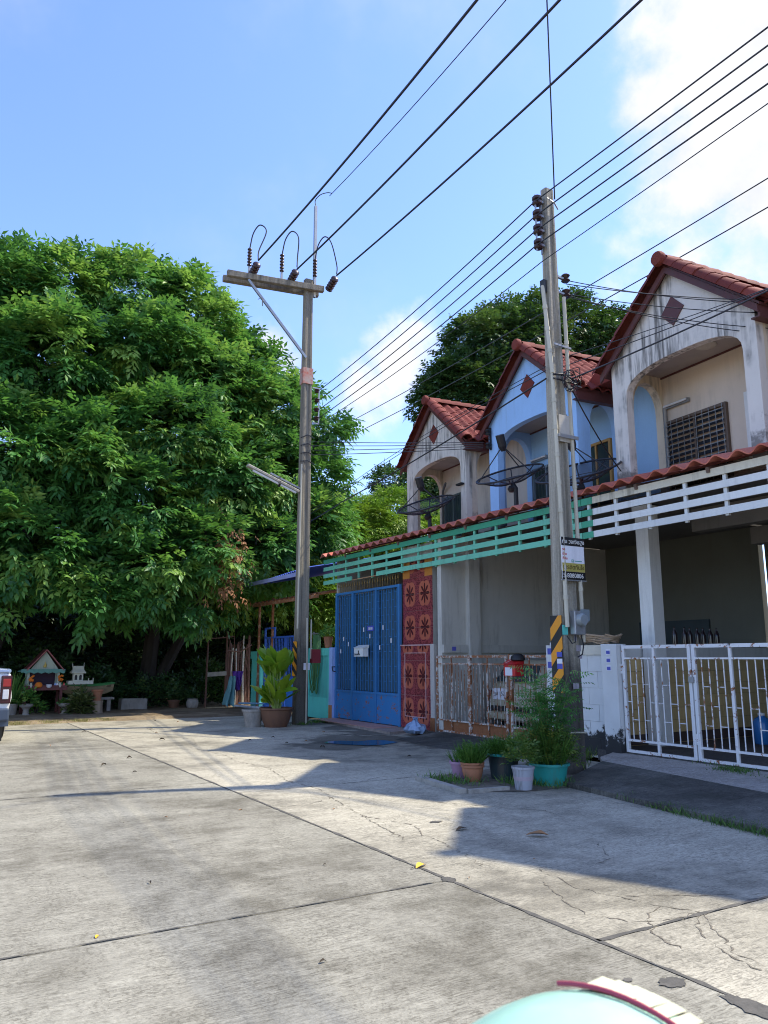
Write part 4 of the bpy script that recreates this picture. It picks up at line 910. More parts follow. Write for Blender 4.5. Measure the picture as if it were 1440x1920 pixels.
mr_ = thing('mailbox', 'red mailbox with a white label hung on the rusty gate', 'mailbox', (9.10, 10.72, 1.20))
MB().box((-.10, -.15, 0), (.10, .15, .20)).build('box', paint('mail_red', (.50, .02, .025), .35, .1, .15), mr_, bevel=.008)
MB().prism([(-.13, -.165, .20), (.10, -.165, .20), (.10, -.165, .27), (.02, -.165, .285)], (0, .33, 0)).build('lid', paint('mail_red', (.50, .02, .025), .35), mr_)
MB().box((-.104, -.08, .01), (-.0995, .11, .15)).build('label_plate', M_paper, mr_); MB().bar((-.10, .10, .225), (.0, .02, .285), .03, .004, up=(0, 0, 1)).build('decal', M_paper, mr_)
MB().lathe([(.10, 0), (.13, .02), (.12, .08), (.07, .12), (.02, .13)], (.02, -.10, .26), 14).build('cap_lump', M_black, mr_, True)
ps = thing('gate_post', 'slim white concrete gate post with blue stickers behind the feathery plant', 'gate post', (9.2, 9.80, 0))
MB().box((-.09, -.09, 0), (.09, .09, 1.72)).build('post', paint('post_white', (.62, .63, .62), .7, .12, .5), ps); MB().lathe([(.06, 1.72), (.06, 1.76), (.03, 1.78)], (0, 0, 0), 10).build('cap', M_paper, ps)
for z in (1.62, 1.40, .70, .55): MB().box((-.096, -.06, z - .05), (-.0905, .05, z + .05)).build('sticker', M_blueprint if z > 1 else M_paper, ps)

# block wall and white gate
M_block = paint('white_block', (.66, .67, .65), .8, .12, .2, rnd=.1)
s = NT('mouldy_block'); k = s.noise(5.5, 6, .7); z_ = s.sep()[2]; gg = s.math('ADD', s.ramp(z_, .1, .75, 1, 0), s.math('MULTIPLY', s.math('SUBTRACT', k, .5), 2.2))
M_mould = s.done(s.scale(s.mix(s.ramp(gg, .45, .7), (.66, .67, .65), (.035, .035, .034)), s.math('ADD', .85, s.math('MULTIPLY', s.noise(3), .3))), .85)
bw = thing('block_wall', 'short white painted block wall with black mould at its foot, right of the near pole', 'wall', (9.25, 9.1, 0)); P = Rel(bw)
P(MB().box((9.235, 8.66, .0), (9.38, 9.66, 1.56)), 'wall_core', M_wallgrey)
P(MB().box((9.19, 8.64, 1.56), (9.40, 9.68, 1.71)), 'wall_cap', paint('cap_cream', (.66, .62, .50), .7))
for r in range(6):
    y = 9.66 - (r % 2) * .2
    e = [9.66] + ([9.46, 9.06] if r % 2 else [9.26, 8.86]) + [8.66]
    for a, b in zip(e, e[1:]): P(MB().box((9.215, b + .003, .04 + r * .253), (9.236, a - .003, .04 + r * .253 + .249)), 'block', M_mould)
wp = thing('gate_post', 'broad white gate post with three blue stickers and black mould at its foot', 'gate post', (9.19, 8.50, 0))
MB().box((-.10, -.155, 0), (.12, .155, 1.72)).build('post', M_mould, wp, bevel=.01)
for z in (1.60, 1.48, 1.36): MB().box((-.106, -.045, z - .045), (-.1005, .045, z + .045)).build('sticker', M_paper, wp); MB().box((-.108, -.035, z - .03), (-.1062, .035, z + .02)).build('sticker_print', M_blueprint, wp)
g = gate('clean white tube gate with staggered bars in front of the ochre wall', 9.2, (5.3, 8.32)); P = Rel(g)
for a, b, m_ in ((8.30, 7.13, 7.74), (7.06, 5.32, 6.50)):
    for y in (a, b): P(MB().box((x - .025, y - .025, .15), (x + .025, y + .025, 1.70)), 'stile', M_gwhite, bevel=.005)
    mids = [m_] if a > 8 else [6.50, 5.92]
    for y in mids: P(MB().box((x - .020, y - .020, .15), (x + .020, y + .020, 1.67)), 'upright', M_gwhite, bevel=.005)
    ee = [a] + mids + [b]
    for p, q in zip(ee, ee[1:]):
        for z, h_ in ((1.672, .024), (1.505, .012), (.325, .015), (.17, .020)): P(MB().box((x - .02, q + .021, z - h_), (x + .02, p - .021, z + h_)), 'rail', M_gwhite)
        n = 4; ys = [p + (q - p) * (i + 1) / (n + 1) for i in range(n)]
        for i, y in enumerate(ys): P(MB().tube([(x, y, .345), (x, y, 1.49)], .0085, 6), 'bar', M_gwhite)
        yy = [p - .027] + ys + [q + .027]
        for i in range(len(yy) - 1):
            for z in ((1.13, .62) if i % 2 else (.875,)): P(MB().tube([(x, yy[i] - .01, z), (x, yy[i + 1] + .01, z)], .007, 5), 'rung', M_gwhite)
P(MB().box((x - .05, 7.06, 1.18), (x - .025, 7.14, 1.26)), 'latch', M_steel); P(MB().tube([(x - .01, 8.34, 1.28), (x - .01, 8.34, 1.42)], .02, 8), 'hinge', M_gwhite); P(MB().tube([(x - .01, 7.09, .36), (x - .01, 7.09, .50)], .02, 8), 'hinge', M_gwhite)

# turquoise wall with side gate, left of the blue gate
M_turq = paint('turquoise_paint', (.12, .60, .48), .6, .14, .35); M_turqd = paint('turquoise_paint_panel', (.085, .42, .34), .6, .14, .35); M_lav = paint('lavender_paint', (.32, .44, .74), .6, .12, .35)
tw = thing('turquoise_wall', 'turquoise rendered garden wall with a sunk panel beside the blue gate', 'wall', (9.15, 18.5, 0)); P = Rel(tw)
P(MB().box((9.16, 17.86, 0), (9.30, 19.30, 1.76)), 'wall_core', M_turqd)
for a, b in (((9.13, 17.86, 1.58), (9.158, 19.30, 1.77)), ((9.13, 19.06, 0), (9.158, 19.30, 1.578)), ((9.13, 17.86, .0), (9.158, 17.98, 1.578)), ((9.13, 17.982, .0), (9.158, 19.058, .52))): P(MB().box(a, b), 'moulding', M_turq)
pl = tag(MB().box((9.10, 17.67, 0), (9.32, 17.85, 1.78)).build('gate_post', M_lav), 'lavender painted post with bare orange foot between turquoise wall and blue gate', 'gate post')
MB().box((9.09, 17.665, 0), (9.099, 17.84, .36)).build('bare_foot', paint('bare_orange', (.48, .20, .07), .85), pl)
tl = thing('turquoise_pillar', 'narrow turquoise pillar left of the potted broad leaved plant', 'pillar', (9.2, 22.85, 0))
MB().box((-.07, -.36, 0), (.13, .36, 1.5)).build('shaft', M_turq, tl); MB().box((-.10, -.40, 1.5), (.15, .40, 1.72)).build('cap', M_turq, tl)
sgt = gate('dull blue side gate with thin vertical bars behind the potted plant', 9.2, (19.4, 22.3)); P = Rel(sgt)
M_sg = paint('side_gate_blue', (.045, .13, .46), .5, .18, .35)
for y in (22.32, 20.8, 19.4): P(MB().box((x - .025, y - .03, .05), (x + .025, y + .03, 2.14 if y < 22 else 2.40)), 'stile', M_sg)
for z in (2.12, .98, .10): P(MB().box((x - .02, 19.43, z - .025), (x + .02, 20.77, z + .025)), 'rail', M_sg); P(MB().box((x - .02, 20.83, z - .025), (x + .02, 22.29, z + .025)), 'rail', M_sg)
for i in range(26):
    y = 19.5 + i * .109
    if abs(y - 20.8) > .04: P(MB().box((x - .008, y - .010, 1.0), (x + .008, y + .010, 2.09)), 'bar', M_sg)
for a, b in ((19.44, 20.76), (20.84, 22.28)): P(MB().box((x - .006, a, .13), (x + .006, b, .955)), 'kick_panel', paint('side_gate_sheet', (.05, .20, .58), .5, .15, .3))
P(MB().bar((x, 22.35, 2.40), (x, 21.6, 2.40), .05).bar((x, 21.6, 2.1), (x, 21.6, 2.42), .05), 'hoop', M_sg)

# lean-to roof over the side gate
rf = thing('lean_to', 'blue corrugated lean-to roof on thin rusty posts beside the far pole', 'shelter', (9, 20.5, 0)); P = Rel(rf)
mb = MB(); nn = 132
for j in range(2):
    for i in range(nn + 1): mb.v.append((8.62 + j * 3.2, 18.34 + i * .033, 3.84 - .0012 * i + j * .62 + .022 * math.sin(i * math.pi / 2)))
mb.f = [(i, i + 1, nn + 2 + i, nn + 1 + i) for i in range(nn)]
P(mb, 'roof_sheet', paint('blue_roof_sheet', (.05, .10, .42), .45, .15, .25), None, True)
P(MB().box((8.60, 18.36, 3.66), (8.63, 22.7, 3.77)), 'eave_board', paint('blue_white_edge', (.30, .34, .62), .5, .2, .3))
mb = MB(); nn = 60
for j in range(2):
    for i in range(nn + 1): mb.v.append((8.95 + j * 2.6, 18.2 + i * .078, 3.18 + j * .45 + .03 * math.sin(i * math.pi / 2)))
mb.f = [(i, i + 1, nn + 2 + i, nn + 1 + i) for i in range(nn)]
P(mb, 'lower_roof_sheet', rusty('old_roof_sheet', (.30, .24, .20), .7), None, True)
for y, x_, z in ((22.6, 9.1, 3.2), (21.8, 9.2, 3.3)): P(MB().box((x_ - .03, y - .03, .02), (x_ + .03, y + .03, z)), 'post', rusty('rusty_post', (.42, .26, .16), .6))
P(MB().bar((8.98, 18.3, 3.12), (8.98, 22.8, 3.12), .05, .09), 'beam', rusty('rusty_post', (.42, .26, .16), .6))
# ============================================================ trees and planting
M_leafA = leafmat('leaf_ash', (.032, .125, .032), (.090, .265, .055), (.30, .48, .09), .46, .46)
M_leafB = leafmat('leaf_bamboo', (.07, .17, .015), (.16, .30, .025), (.34, .45, .05), .5, .40)
M_leafC = leafmat('leaf_dark', (.016, .052, .018), (.036, .092, .026), (.12, .18, .045), .42, .24)
M_leafH = leafmat('leaf_hedge', (.010, .030, .008), (.022, .060, .012), (.05, .11, .02), .5, .2)
M_dead = leafmat('leaf_dead', (.13, .05, .02), (.25, .10, .04), (.36, .18, .08), .8, .15)
M_bark = weathered('bark', (.045, .037, .03), (.02, .017, .014), .7, (5, 5, 1.2), .95, .8)
def tree(name, label, lobes, trunks, m, dens, clump, per, slen, L, wid, pairs=3, mu=.42, sd=.2, droop=.3, group=None):
    base = trunks[0][0][0]; t = thing(name, label, 'tree', base, 0, group); mi = Matrix.Translation(-Vector(base))
    P, A, T = crown_points(lobes, dens, clump, per, mu, sd)
    me = leaves_mesh('crown', *(lambda r: (r[0], r[1], r[2], r[3], r[4], r[5]))(spray_leaves(P, A, T, pairs, slen, L, wid, 1.0, droop)), m)
    o = mesh_obj(me, 'crown', t); o.matrix_parent_inverse = mi
    mb = MB(); rg = random.Random(len(lobes))
    for pts, r0 in trunks: mb.tube(pts, [r0 * (1 - .6 * i / max(1, len(pts) - 1)) for i in range(len(pts))], 8)
    tip = [Vector(p[0][-1]) for p in trunks]
    for c, r in lobes:
        a = min(tip, key=lambda q: (q - Vector(c)).length); b = Vector(c); k = a.lerp(b, .5) + Vector((rg.uniform(-.5, .5), rg.uniform(-.5, .5), rg.uniform(-.2, .7))); mb.tube([a, k, b], [.10, .07, .025], 6)
    o = mb.build('trunk', M_bark, t, True); o.matrix_parent_inverse = mi; return t
def lb(x, y, z, rx, ry=None, rz_=None): return ((x, y, z), (rx, ry or rx, rz_ or rx))
LA = [lb(.9, 25, 12.3, 1.7, 1.9, 1.3), lb(2.55, 24.5, 12.7, 1.2, 1.4, 1.15), lb(.1, 24.4, 9.7, 1.9, 1.9, 1.6), lb(2.5, 23.3, 10.0, 1.7, 1.7, 1.3), lb(1.2, 22.9, 7.2, 1.7, 1.5, 1.4), lb(3.5, 22.6, 7.0, 1.5, 1.4, 1.2),
      lb(.5, 22.9, 4.6, 1.4, 1.3, 1.2), lb(2.4, 22.2, 4.6, 1.2, 1.1, 1.0), lb(-1.6, 25, 11, 2.0), lb(-2.5, 24, 7, 2.1), lb(-2, 23.6, 4, 1.7), lb(3.9, 23.8, 9.2, 1.1, 1.2, .9), lb(.6, 26.2, 7.5, 3.0, 1.6, 4.2),
      lb(1.4, 22.3, 3.1, .9, .8, .6), lb(3.5, 22.0, 3.9, .8, .8, .6)]
LB = [lb(5.0, 25, 13.1, 1.3, 1.7, 1.2), lb(6.6, 24.8, 13.3, 1.0, 1.3, 1.1), lb(7.6, 24.7, 12.3, 1.1, 1.4, 1.1), lb(5.3, 23.6, 11.1, 1.5, 1.6, 1.3), lb(7.3, 23.8, 10.4, 1.6, 1.6, 1.3), lb(8.3, 24.2, 11.6, .75, 1.0, .8),
      lb(9.1, 23.7, 9.6, 1.2, 1.3, 1.0), lb(9.9, 24.4, 11.6, .55, .6, .40), lb(9.4, 24.3, 11.0, .5, .6, .35), lb(10.5, 24.3, 10.0, 1.0, 1.1, .85), lb(11.9, 24.4, 9.7, .75, .8, .55), lb(9.4, 23.4, 7.6, 1.5, 1.4, 1.2), lb(11.4, 24.2, 7.9, 1.1, 1.2, .95),
      lb(11.0, 23.9, 5.9, 1.3, 1.3, 1.1), lb(6.0, 22.5, 8.2, 1.5, 1.4, 1.2), lb(7.6, 22.5, 7.0, 1.3, 1.2, 1.1), lb(5.0, 22.0, 6.0, 1.2, 1.1, 1.0), lb(5.4, 21.8, 4.1, 1.2, 1.1, 1.0), lb(7.1, 21.8, 4.7, 1.2, 1.0, .9), lb(6.9, 21.9, 3.2, .9, .8, .65),
      lb(8.9, 22.6, 5.0, 1.0, 1.0, .8), lb(9.6, 24.4, 4.7, 1.4, 1.2, 1.0), lb(6.6, 26.3, 7.6, 3.4, 1.7, 4.6), lb(10.4, 26.2, 6.2, 2.2, 1.4, 3.2), lb(12.3, 24.9, 6.4, .9, .9, .9), lb(4.2, 21.8, 3.0, .8, .7, .55)]
tree('leafy_tree', 'dense bright green tree at the far left over the spirit houses', LA, [([(1.6, 25.6, 0), (1.5, 25.4, 2.5), (1.2, 25, 6.5)], .26), ([(1.7, 25.6, .2), (2.4, 25, 3.2), (2.8, 24.4, 7.5)], .18)], M_leafA, 2.0, .50, 26, .44, .245, .050, 3, .44, .30)
tB = tree('leafy_tree', 'dense bright green tree behind the far pole, reaching right to the row of houses', LB, [([(6.5, 25.6, 0), (6.6, 25.3, 3), (6.4, 25, 7)], .30), ([(6.6, 25.5, .3), (8.2, 25, 3.8), (9.4, 24.5, 7.2)], .2)], M_leafA, 2.0, .50, 26, .44, .245, .050, 3, .48, .30)
# the dead brown bough hanging in that crown
n = 130; P_ = np.stack([RNG.normal(7.45, .30, n), RNG.normal(21.05, .14, n), RNG.uniform(3.2, 5.3, n)], 1); A_ = np.tile([0.1, -.5, -.9], (n, 1)); r_ = spray_leaves(P_, A_, RNG.uniform(.1, .9, n), 2, .28, .15, .03, 1.0, .5, .5)
o = mesh_obj(leaves_mesh('dead_leaves', *r_, M_dead), 'dead_leaves', tB); o.matrix_parent_inverse = Matrix.Translation((-6.5, -25.6, 0))
o = MB().tube([(7.4, 22.2, 6.2), (7.5, 21.3, 5.4), (7.48, 21.05, 3.5)], [.03, .02, .008], 5).build('dead_bough', paint('dead_bark', (.26, .15, .09), .9), tB); o.matrix_parent_inverse = Matrix.Translation((-6.5, -25.6, 0))

tree('bamboo_clump', 'sunlit yellow green bamboo clump behind the left end of the houses', [lb(13.9, 27, 6.1, 1.1, 1, 1.1), lb(15.4, 27.2, 6.8, 1.0, 1, 1.0), lb(16.9, 27, 7.3, 1.1, 1, .95), lb(16.2, 27.5, 5.5, 1.6, 1.2, 1.3), lb(14.4, 27.3, 4.6, 1.4, 1.1, 1.2), lb(18.4, 27.4, 6.4, 1.3, 1.2, 1.3), lb(17.8, 27.5, 4.5, 1.6, 1.2, 1.3), lb(13.3, 26.6, 3.6, 1.3, 1, 1.2)],
     [([(15.5, 27.5, 0), (15.6, 27.3, 3), (15.7, 27.2, 5)], .06), ([(16.6, 27.5, 0), (16.9, 27.3, 3), (17.2, 27.2, 5)], .06), ([(14.5, 27.3, 0), (14.2, 27.2, 3)], .06)], M_leafB, 4.5, .42, 24, .34, .22, .024, 3, .6, .2, .35)
tree('olive_tree', 'small dark olive tree showing beyond the arch of the far house', [lb(18.6, 30, 9.6, 1.0, 1, .6), lb(20.0, 30, 9.5, 1.2, 1.2, .9), lb(19.2, 30.2, 8.3, 1.5, 1.3, 1.0), lb(21.4, 30, 9.6, 1.2)], [([(19.6, 30.4, 0), (19.5, 30.3, 4), (19.6, 30.2, 7)], .2)], M_leafC, 4, .4, 18, .25, .17, .045, 2, .55, .2)
LD = [lb(20.2, 26, 12.6, 2.2), lb(19.0, 26, 12.2, 1.2), lb(21.2, 26, 15.3, 1.9, 2, 1.4), lb(23.4, 26.4, 16.4, 2.1, 2.2, 1.8), lb(26.6, 26.4, 17.2, 2.2, 2.3, 1.9), lb(29.4, 26, 16.9, 1.9, 2, 1.9), lb(25, 26.6, 13.8, 3.4, 2.4, 2.7), lb(20.8, 26.5, 9.4, 2.6, 2.2, 2.2), lb(29, 27, 14, 3.0, 2.4, 2.8), lb(22.6, 25.6, 13.2, 1.8), lb(31.5, 26.4, 15.5, 1.7)]
k_ = 1.42; LD = [((c[0] * k_, c[1] * k_, (c[2] - 1.5) * k_ + 1.5), tuple(q * k_ for q in r)) for c, r in LD]
tree('round_tree', 'tall dark rounded tree standing behind the blue house', LD, [([(35.5, 39, 0), (35.8, 38.6, 8), (35.5, 38.3, 17)], .55)], M_leafC, 1.35, .80, 24, .40, .30, .075, 2, .42, .28)

# dark thicket closing the end of the lane
def thicket(name, boxes, n, m, L, wid, slen, knd='stuff', mu=.4):
    P, A = [], []
    tot = sum((b[1][0] - b[0][0]) * (b[1][2] - b[0][2]) for b in boxes)
    for a, b in boxes:
        k = int(n * (b[0] - a[0]) * (b[2] - a[2]) / tot); q = RNG.uniform(0, 1, (k, 3)); p = np.array(a) + q * (np.array(b) - np.array(a))
        hmax = .72 + .28 * np.sin(p[:, 0] * 1.7) * np.sin(p[:, 0] * .6 + 1); keep = (p[:, 2] - a[2]) < (b[2] - a[2]) * hmax; P.append(p[keep])
    P = np.concatenate(P); A = np.stack([RNG.normal(0, .6, len(P)), RNG.normal(-.7, .4, len(P)), RNG.normal(.3, .6, len(P))], 1)
    o = mesh_obj(leaves_mesh(name, *spray_leaves(P, A, np.clip(RNG.normal(mu, .2, len(P)), 0, 1), 2, slen, L, wid, 1.0, .3), m), name); return kind(o, knd)
thicket('thicket', [((-14, 27.2, 0), (14, 29.4, 5.5)), ((-14, 26.2, 0), (0, 28, 4)), ((10, 26, 0), (24, 28, 4.2)), ((-14, 29.5, 3), (24, 31, 7.5))], 21000, M_leafH, .24, .06, .45)
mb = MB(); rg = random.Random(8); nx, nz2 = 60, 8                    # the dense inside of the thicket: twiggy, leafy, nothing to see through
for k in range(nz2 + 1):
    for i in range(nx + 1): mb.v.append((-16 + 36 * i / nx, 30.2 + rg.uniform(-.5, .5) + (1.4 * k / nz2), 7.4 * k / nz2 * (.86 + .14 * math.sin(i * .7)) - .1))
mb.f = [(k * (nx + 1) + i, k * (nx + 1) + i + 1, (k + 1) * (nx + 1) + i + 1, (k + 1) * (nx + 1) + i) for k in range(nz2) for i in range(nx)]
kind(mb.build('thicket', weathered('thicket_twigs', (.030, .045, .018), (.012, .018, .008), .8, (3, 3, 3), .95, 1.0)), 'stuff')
def shrub(label, c, r, hgt, n, m, L, wid, slen=.2, mu=.5, group='shrubs round the spirit houses', pairs=1, name='shrub'):
    t = thing(name, label, 'shrub', c, 0, group); d = unit(RNG.normal(0, 1, (n, 3))); d[:, 2] = np.abs(d[:, 2])
    P = d * np.array([r, r, hgt]) * (RNG.uniform(.25, 1, n) ** .6)[:, None]; P[:, 2] += .03
    mesh_obj(leaves_mesh('foliage', *spray_leaves(P, unit(d + [0, 0, .5]), np.clip(RNG.normal(mu, .2, n), 0, 1), pairs, slen, L, wid, .9, .25), m), 'foliage', t)
    mb = MB()
    for i in range(5): a = i * 1.26; mb.tube([(0, 0, 0), (r * .3 * math.cos(a), r * .3 * math.sin(a), hgt * .7)], [.012, .004], 5)
    mb.build('stems', M_bark, t); return t
for i, (x, y, r, hh, m, L, lab) in enumerate(((.7, 24.6, .7, 1.7, M_leafA, .20, 'bushy green shrub left of the spirit houses by the white pickup'), (5.0, 25.2, .9, 1.3, M_leafC, .16, 'dark shrub behind the boat shaped planter'), (6.2, 24.9, .6, .9, M_leafC, .13, 'dark shrub growing out behind the cement planter box'),
        (7.0, 25.0, .7, .9, M_leafC, .13, 'low dark shrub right of the cement planter box'), (8.4, 25.6, .9, 1.4, M_leafH, .18, 'dark shrub behind the stick fence'), (3.3, 25.6, 1.2, 2.0, M_leafH, .2, 'tall dark shrub straight behind the larger spirit house'))):
    shrub(lab, (x, y, 0), r, hh, int(260 * r * hh) + 120, m, L, L * .24)

# ------------------------------------------------------------ pots and their plants
M_terra = weathered('terracotta', (.40, .17, .09), (.22, .12, .08), .5, (6, 6, 3), .85, .3); M_brownpot = weathered('brown_pot', (.17, .085, .05), (.08, .05, .04), .5, (6, 6, 2), .6, .3)
M_cement = weathered('grey_cement', (.34, .31, .27), (.14, .13, .11), .6, (5, 5, 2), .9, .4)
M_tealtub = paint('teal_plastic', (.025, .30, .26), .45, .15, .7); M_dktub = paint('dark_tub', (.025, .045, .05), .55, .2, .6, (.14, .11, .08)); M_greyb = paint('grey_bucket', (.36, .37, .41), .55, .15, .75); M_pinkp = paint('pink_plastic', (.42, .24, .34), .5, .1, .3)
M_grass = leafmat('leaf_grass', (.035, .10, .015), (.08, .20, .03), (.20, .34, .06), .5, .3)
M_fern = leafmat('leaf_feathery', (.05, .18, .04), (.11, .33, .07), (.34, .58, .10), .5, .42); M_herb = leafmat('leaf_herb', (.04, .10, .02), (.09, .17, .03), (.26, .28, .05), .5, .3)
def pot(name, label, c, prof, m, cat='plant pot', group='plant pots', soil=None, wob=0):
    t = thing(name, label, cat, c, 0, group); MB().lathe(prof, (0, 0, 0), 28, wob=wob).build('shell', m, t, True)
    if soil: MB().lathe([(.01, soil[1] - .01), (soil[0], soil[1]), (.01, soil[1] + .012)], (0, 0, 0), 18).build('soil', M_soil, t)
    return t
def tapered(rb, rt, hh, lip=.02, liph=.04): return [(rb, 0), (rb + (rt - rb) * .55, hh * .55), (rt, hh - liph), (rt + lip, hh - liph * .9), (rt + lip, hh), (rt - .012, hh), (rt - .03, hh - .09), (.01, hh - .10)]
def blades(t, c, r, hgt, n, m, wid=.006, lean=.5, name='foliage', mu=.5):
    d = RNG.uniform(0, 2 * math.pi, n); q = r * np.sqrt(RNG.uniform(0, 1, n)); P = np.stack([q * np.cos(d), q * np.sin(d), np.full(n, c[2])], 1) + np.array([c[0], c[1], 0])
    A = unit(np.stack([np.cos(d) * lean * RNG.uniform(0, 1.6, n), np.sin(d) * lean * RNG.uniform(0, 1.6, n), np.ones(n)], 1) + RNG.normal(0, .12, (n, 3)))
    Ln = hgt * RNG.uniform(.5, 1.15, n); N = unit(RNG.normal(0, 1, (n, 3)))
    o = mesh_obj(leaves_mesh(name, P, A, np.full(n, wid), Ln, N, np.clip(RNG.normal(mu, .2, n), 0, 1), m, .1), name)
    if t: o.parent = t
    return o
def fluff(t, c, r, hgt, n, m, L, wid, slen, pairs=3, mu=.5, name='foliage'):
    d = unit(RNG.normal(0, 1, (n, 3))); d[:, 2] = np.abs(d[:, 2]); P = d * np.array([r, r, hgt]) * (RNG.uniform(.1, 1, n) ** .6)[:, None] + np.array(c)
    o = mesh_obj(leaves_mesh(name, *spray_leaves(P, unit(d * [1, 1, .6] + [0, 0, .6]), np.clip(RNG.normal(mu, .2, n), 0, 1), pairs, slen, L, wid, .9, .2), m), name, t); return o
G = 'pots round the foot of the near pole'
t = pot('plant_pot', 'small pink plastic pot half hidden behind the terracotta pot', (6.22, 8.42, 0), tapered(.10, .14, .20, .012, .03), M_pinkp, group=G, soil=(.12, .15)); blades(t, (0, 0, .15), .10, .22, 60, M_grass)
t = pot('plant_pot', 'ribbed terracotta pot of wispy herbs, nearest the kerb', (6.13, 8.06, 0), [(.085, 0), (.115, .07), (.135, .15), (.128, .17), (.148, .175), (.148, .20), (.138, .205), (.15, .21), (.15, .235), (.132, .235), (.12, .17), (.01, .16)], M_terra, group=G, soil=(.12, .19))
blades(t, (0, 0, .19), .11, .30, 260, M_grass, .005, .55); fluff(t, (0, 0, .24), .15, .16, 60, M_grass, .05, .008, .10)
t = pot('plant_tub', 'dark round tub with a turquoise rim full of feathery herbs', (6.62, 8.05, 0), tapered(.16, .195, .31, .004, .04), M_dktub, group=G, soil=(.18, .25)); MB().lathe([(.20, .285), (.232, .29), (.236, .305), (.225, .318), (.20, .312)], n=30).build('rim', M_tealtub, t, True)
blades(t, (0, 0, .25), .17, .30, 420, M_grass, .005, .75); fluff(t, (0, 0, .28), .24, .17, 150, M_grass, .05, .007, .12)
t = pot('bucket', 'pale grey bucket with a faded band, beside the teal tub', (6.27, 7.27, 0), [(.095, 0), (.128, .235), (.138, .238), (.138, .262), (.126, .262), (.115, .19), (.01, .18)], M_greyb, 'bucket', G, soil=(.11, .20)); MB().lathe([(.1122, .11), (.1195, .155)], n=28).build('faded_band', paint('faded_pink_band', (.40, .33, .37), .6), t, True)
fluff(t, (0, .0, .28), .15, .33, 150, M_herb, .055, .012, .11, 2)
t = pot('plant_tub', 'bright teal plastic tub holding the feathery plant at the pole foot', (6.80, 7.40, 0), tapered(.185, .225, .255, .022, .03), M_tealtub, group=G, soil=(.20, .19))
fluff(t, (0, 0, .26), .30, .42, 420, M_herb, .055, .010, .13, 3)
blades(t, (0, 0, .2), .18, .5, 160, M_grass, .006, .5)
ft = thing('feathery_shrub', 'tall feathery acacia seedling rising in front of the near pole', 'shrub', (6.82, 7.45, .2)); mb = MB(); pp, aa = [], []
rg = random.Random(9)
for i in range(9):
    top_ = Vector((rg.uniform(-.34, .30), rg.uniform(-.25, .2), rg.uniform(.70, 1.22))); k = top_ * .5 + Vector((0, 0, .12)); mb.tube([(0, 0, 0), k, top_], [.012, .008, .003], 5)
    for j in range(26):
        f = rg.uniform(.35, 1.05); p = Vector((0, 0, 0)).lerp(top_, f); a = rg.uniform(0, 6.28); pp.append((p.x, p.y, p.z + .06 * (1 - f))); aa.append((math.cos(a), math.sin(a), rg.uniform(.0, .6)))
mb.build('stems', paint('green_stem', (.10, .14, .04), .7), ft, True); pp, aa = np.array(pp), np.array(aa)
o = mesh_obj(leaves_mesh('foliage', *spray_leaves(pp, aa, np.clip((pp[:, 2] - .3) * .55 + RNG.normal(0, .15, len(pp)), 0, 1), 8, .26, .055, .0085, 1.2, .35, .2), M_fern), 'foliage', ft)

# broad leaved plant by the far pole
M_broad = leafmat('leaf_broad', (.09, .22, .014), (.20, .36, .025), (.38, .48, .04), .32, .40)
bp = pot('plant_pot', 'wide brown scalloped pot holding the broad leaved plant by the far pole', (7.16, 16.62, 0), [(.24, 0), (.30, .12), (.345, .28), (.36, .37), (.385, .385), (.385, .42), (.35, .42), (.33, .33), (.01, .32)], M_brownpot, group='pots by the far pole', soil=(.33, .36), wob=.02)
pot('plant_pot', 'smaller grey brown pot tucked behind the wide brown pot', (6.74, 16.95, 0), tapered(.17, .24, .38, .02, .05), M_cement, group='pots by the far pole', soil=(.22, .32))
def leaf_mesh(nm, L, w, curl, m, n=7):
    mb = MB()
    for i in range(n + 1):
        t = i / n; ww = w * (math.sin(math.pi * min(1, t ** .8 * .97 + .015)) ** .8) + .004; z = curl * t * t; x = L * t * (1 - .25 * curl * t)
        mb.v += [(x, -ww, z + ww * .22), (x, 0, z), (x, ww, z + ww * .22)]
    for i in range(n): k = 3 * i; mb.f += [(k, k + 1, k + 4, k + 3), (k + 1, k + 2, k + 5, k + 4)]
    me = mb.mesh(nm, m, True); at = me.attributes.new('tint', 'FLOAT', 'FACE'); at.data.foreach_set('value', np.full(len(me.polygons), RNG.uniform(.3, .9), np.float32)); return me
LM = [leaf_mesh('leaf', RNG.uniform(.40, .54), RNG.uniform(.13, .175), RNG.uniform(-.18, .10), M_broad) for _ in range(9)]
plant = thing('broad_leaved_plant', 'tall yellow green broad leaved plant in the wide brown pot', 'plant', (7.16, 16.62, .36)); st = MB(); rg = random.Random(21)
for i in range(46):
    tier = 0 if i < 20 else 1; a = rg.uniform(0, 6.283); out = rg.uniform(.04, .34 if tier else .26); z = rg.uniform(.10, .40) if tier == 0 else rg.uniform(.66, 1.05); el = rg.uniform(.75, 1.35) if rg.random() < .8 else rg.uniform(.1, .5)
    b = Vector((math.cos(a) * out, math.sin(a) * out * .8, z)); o = inst(rg.choice(LM), 'leaf', plant, b, (rg.uniform(-.5, .5), -el, a + rg.uniform(-.4, .4)))
    st.tube([(math.cos(a) * .06, math.sin(a) * .06, -.04), (b.x * .6, b.y * .6, z * .55), b], [.012, .010, .006], 5)
st.build('stalks', paint('pale_stalk', (.24, .32, .07), .5), plant, True)

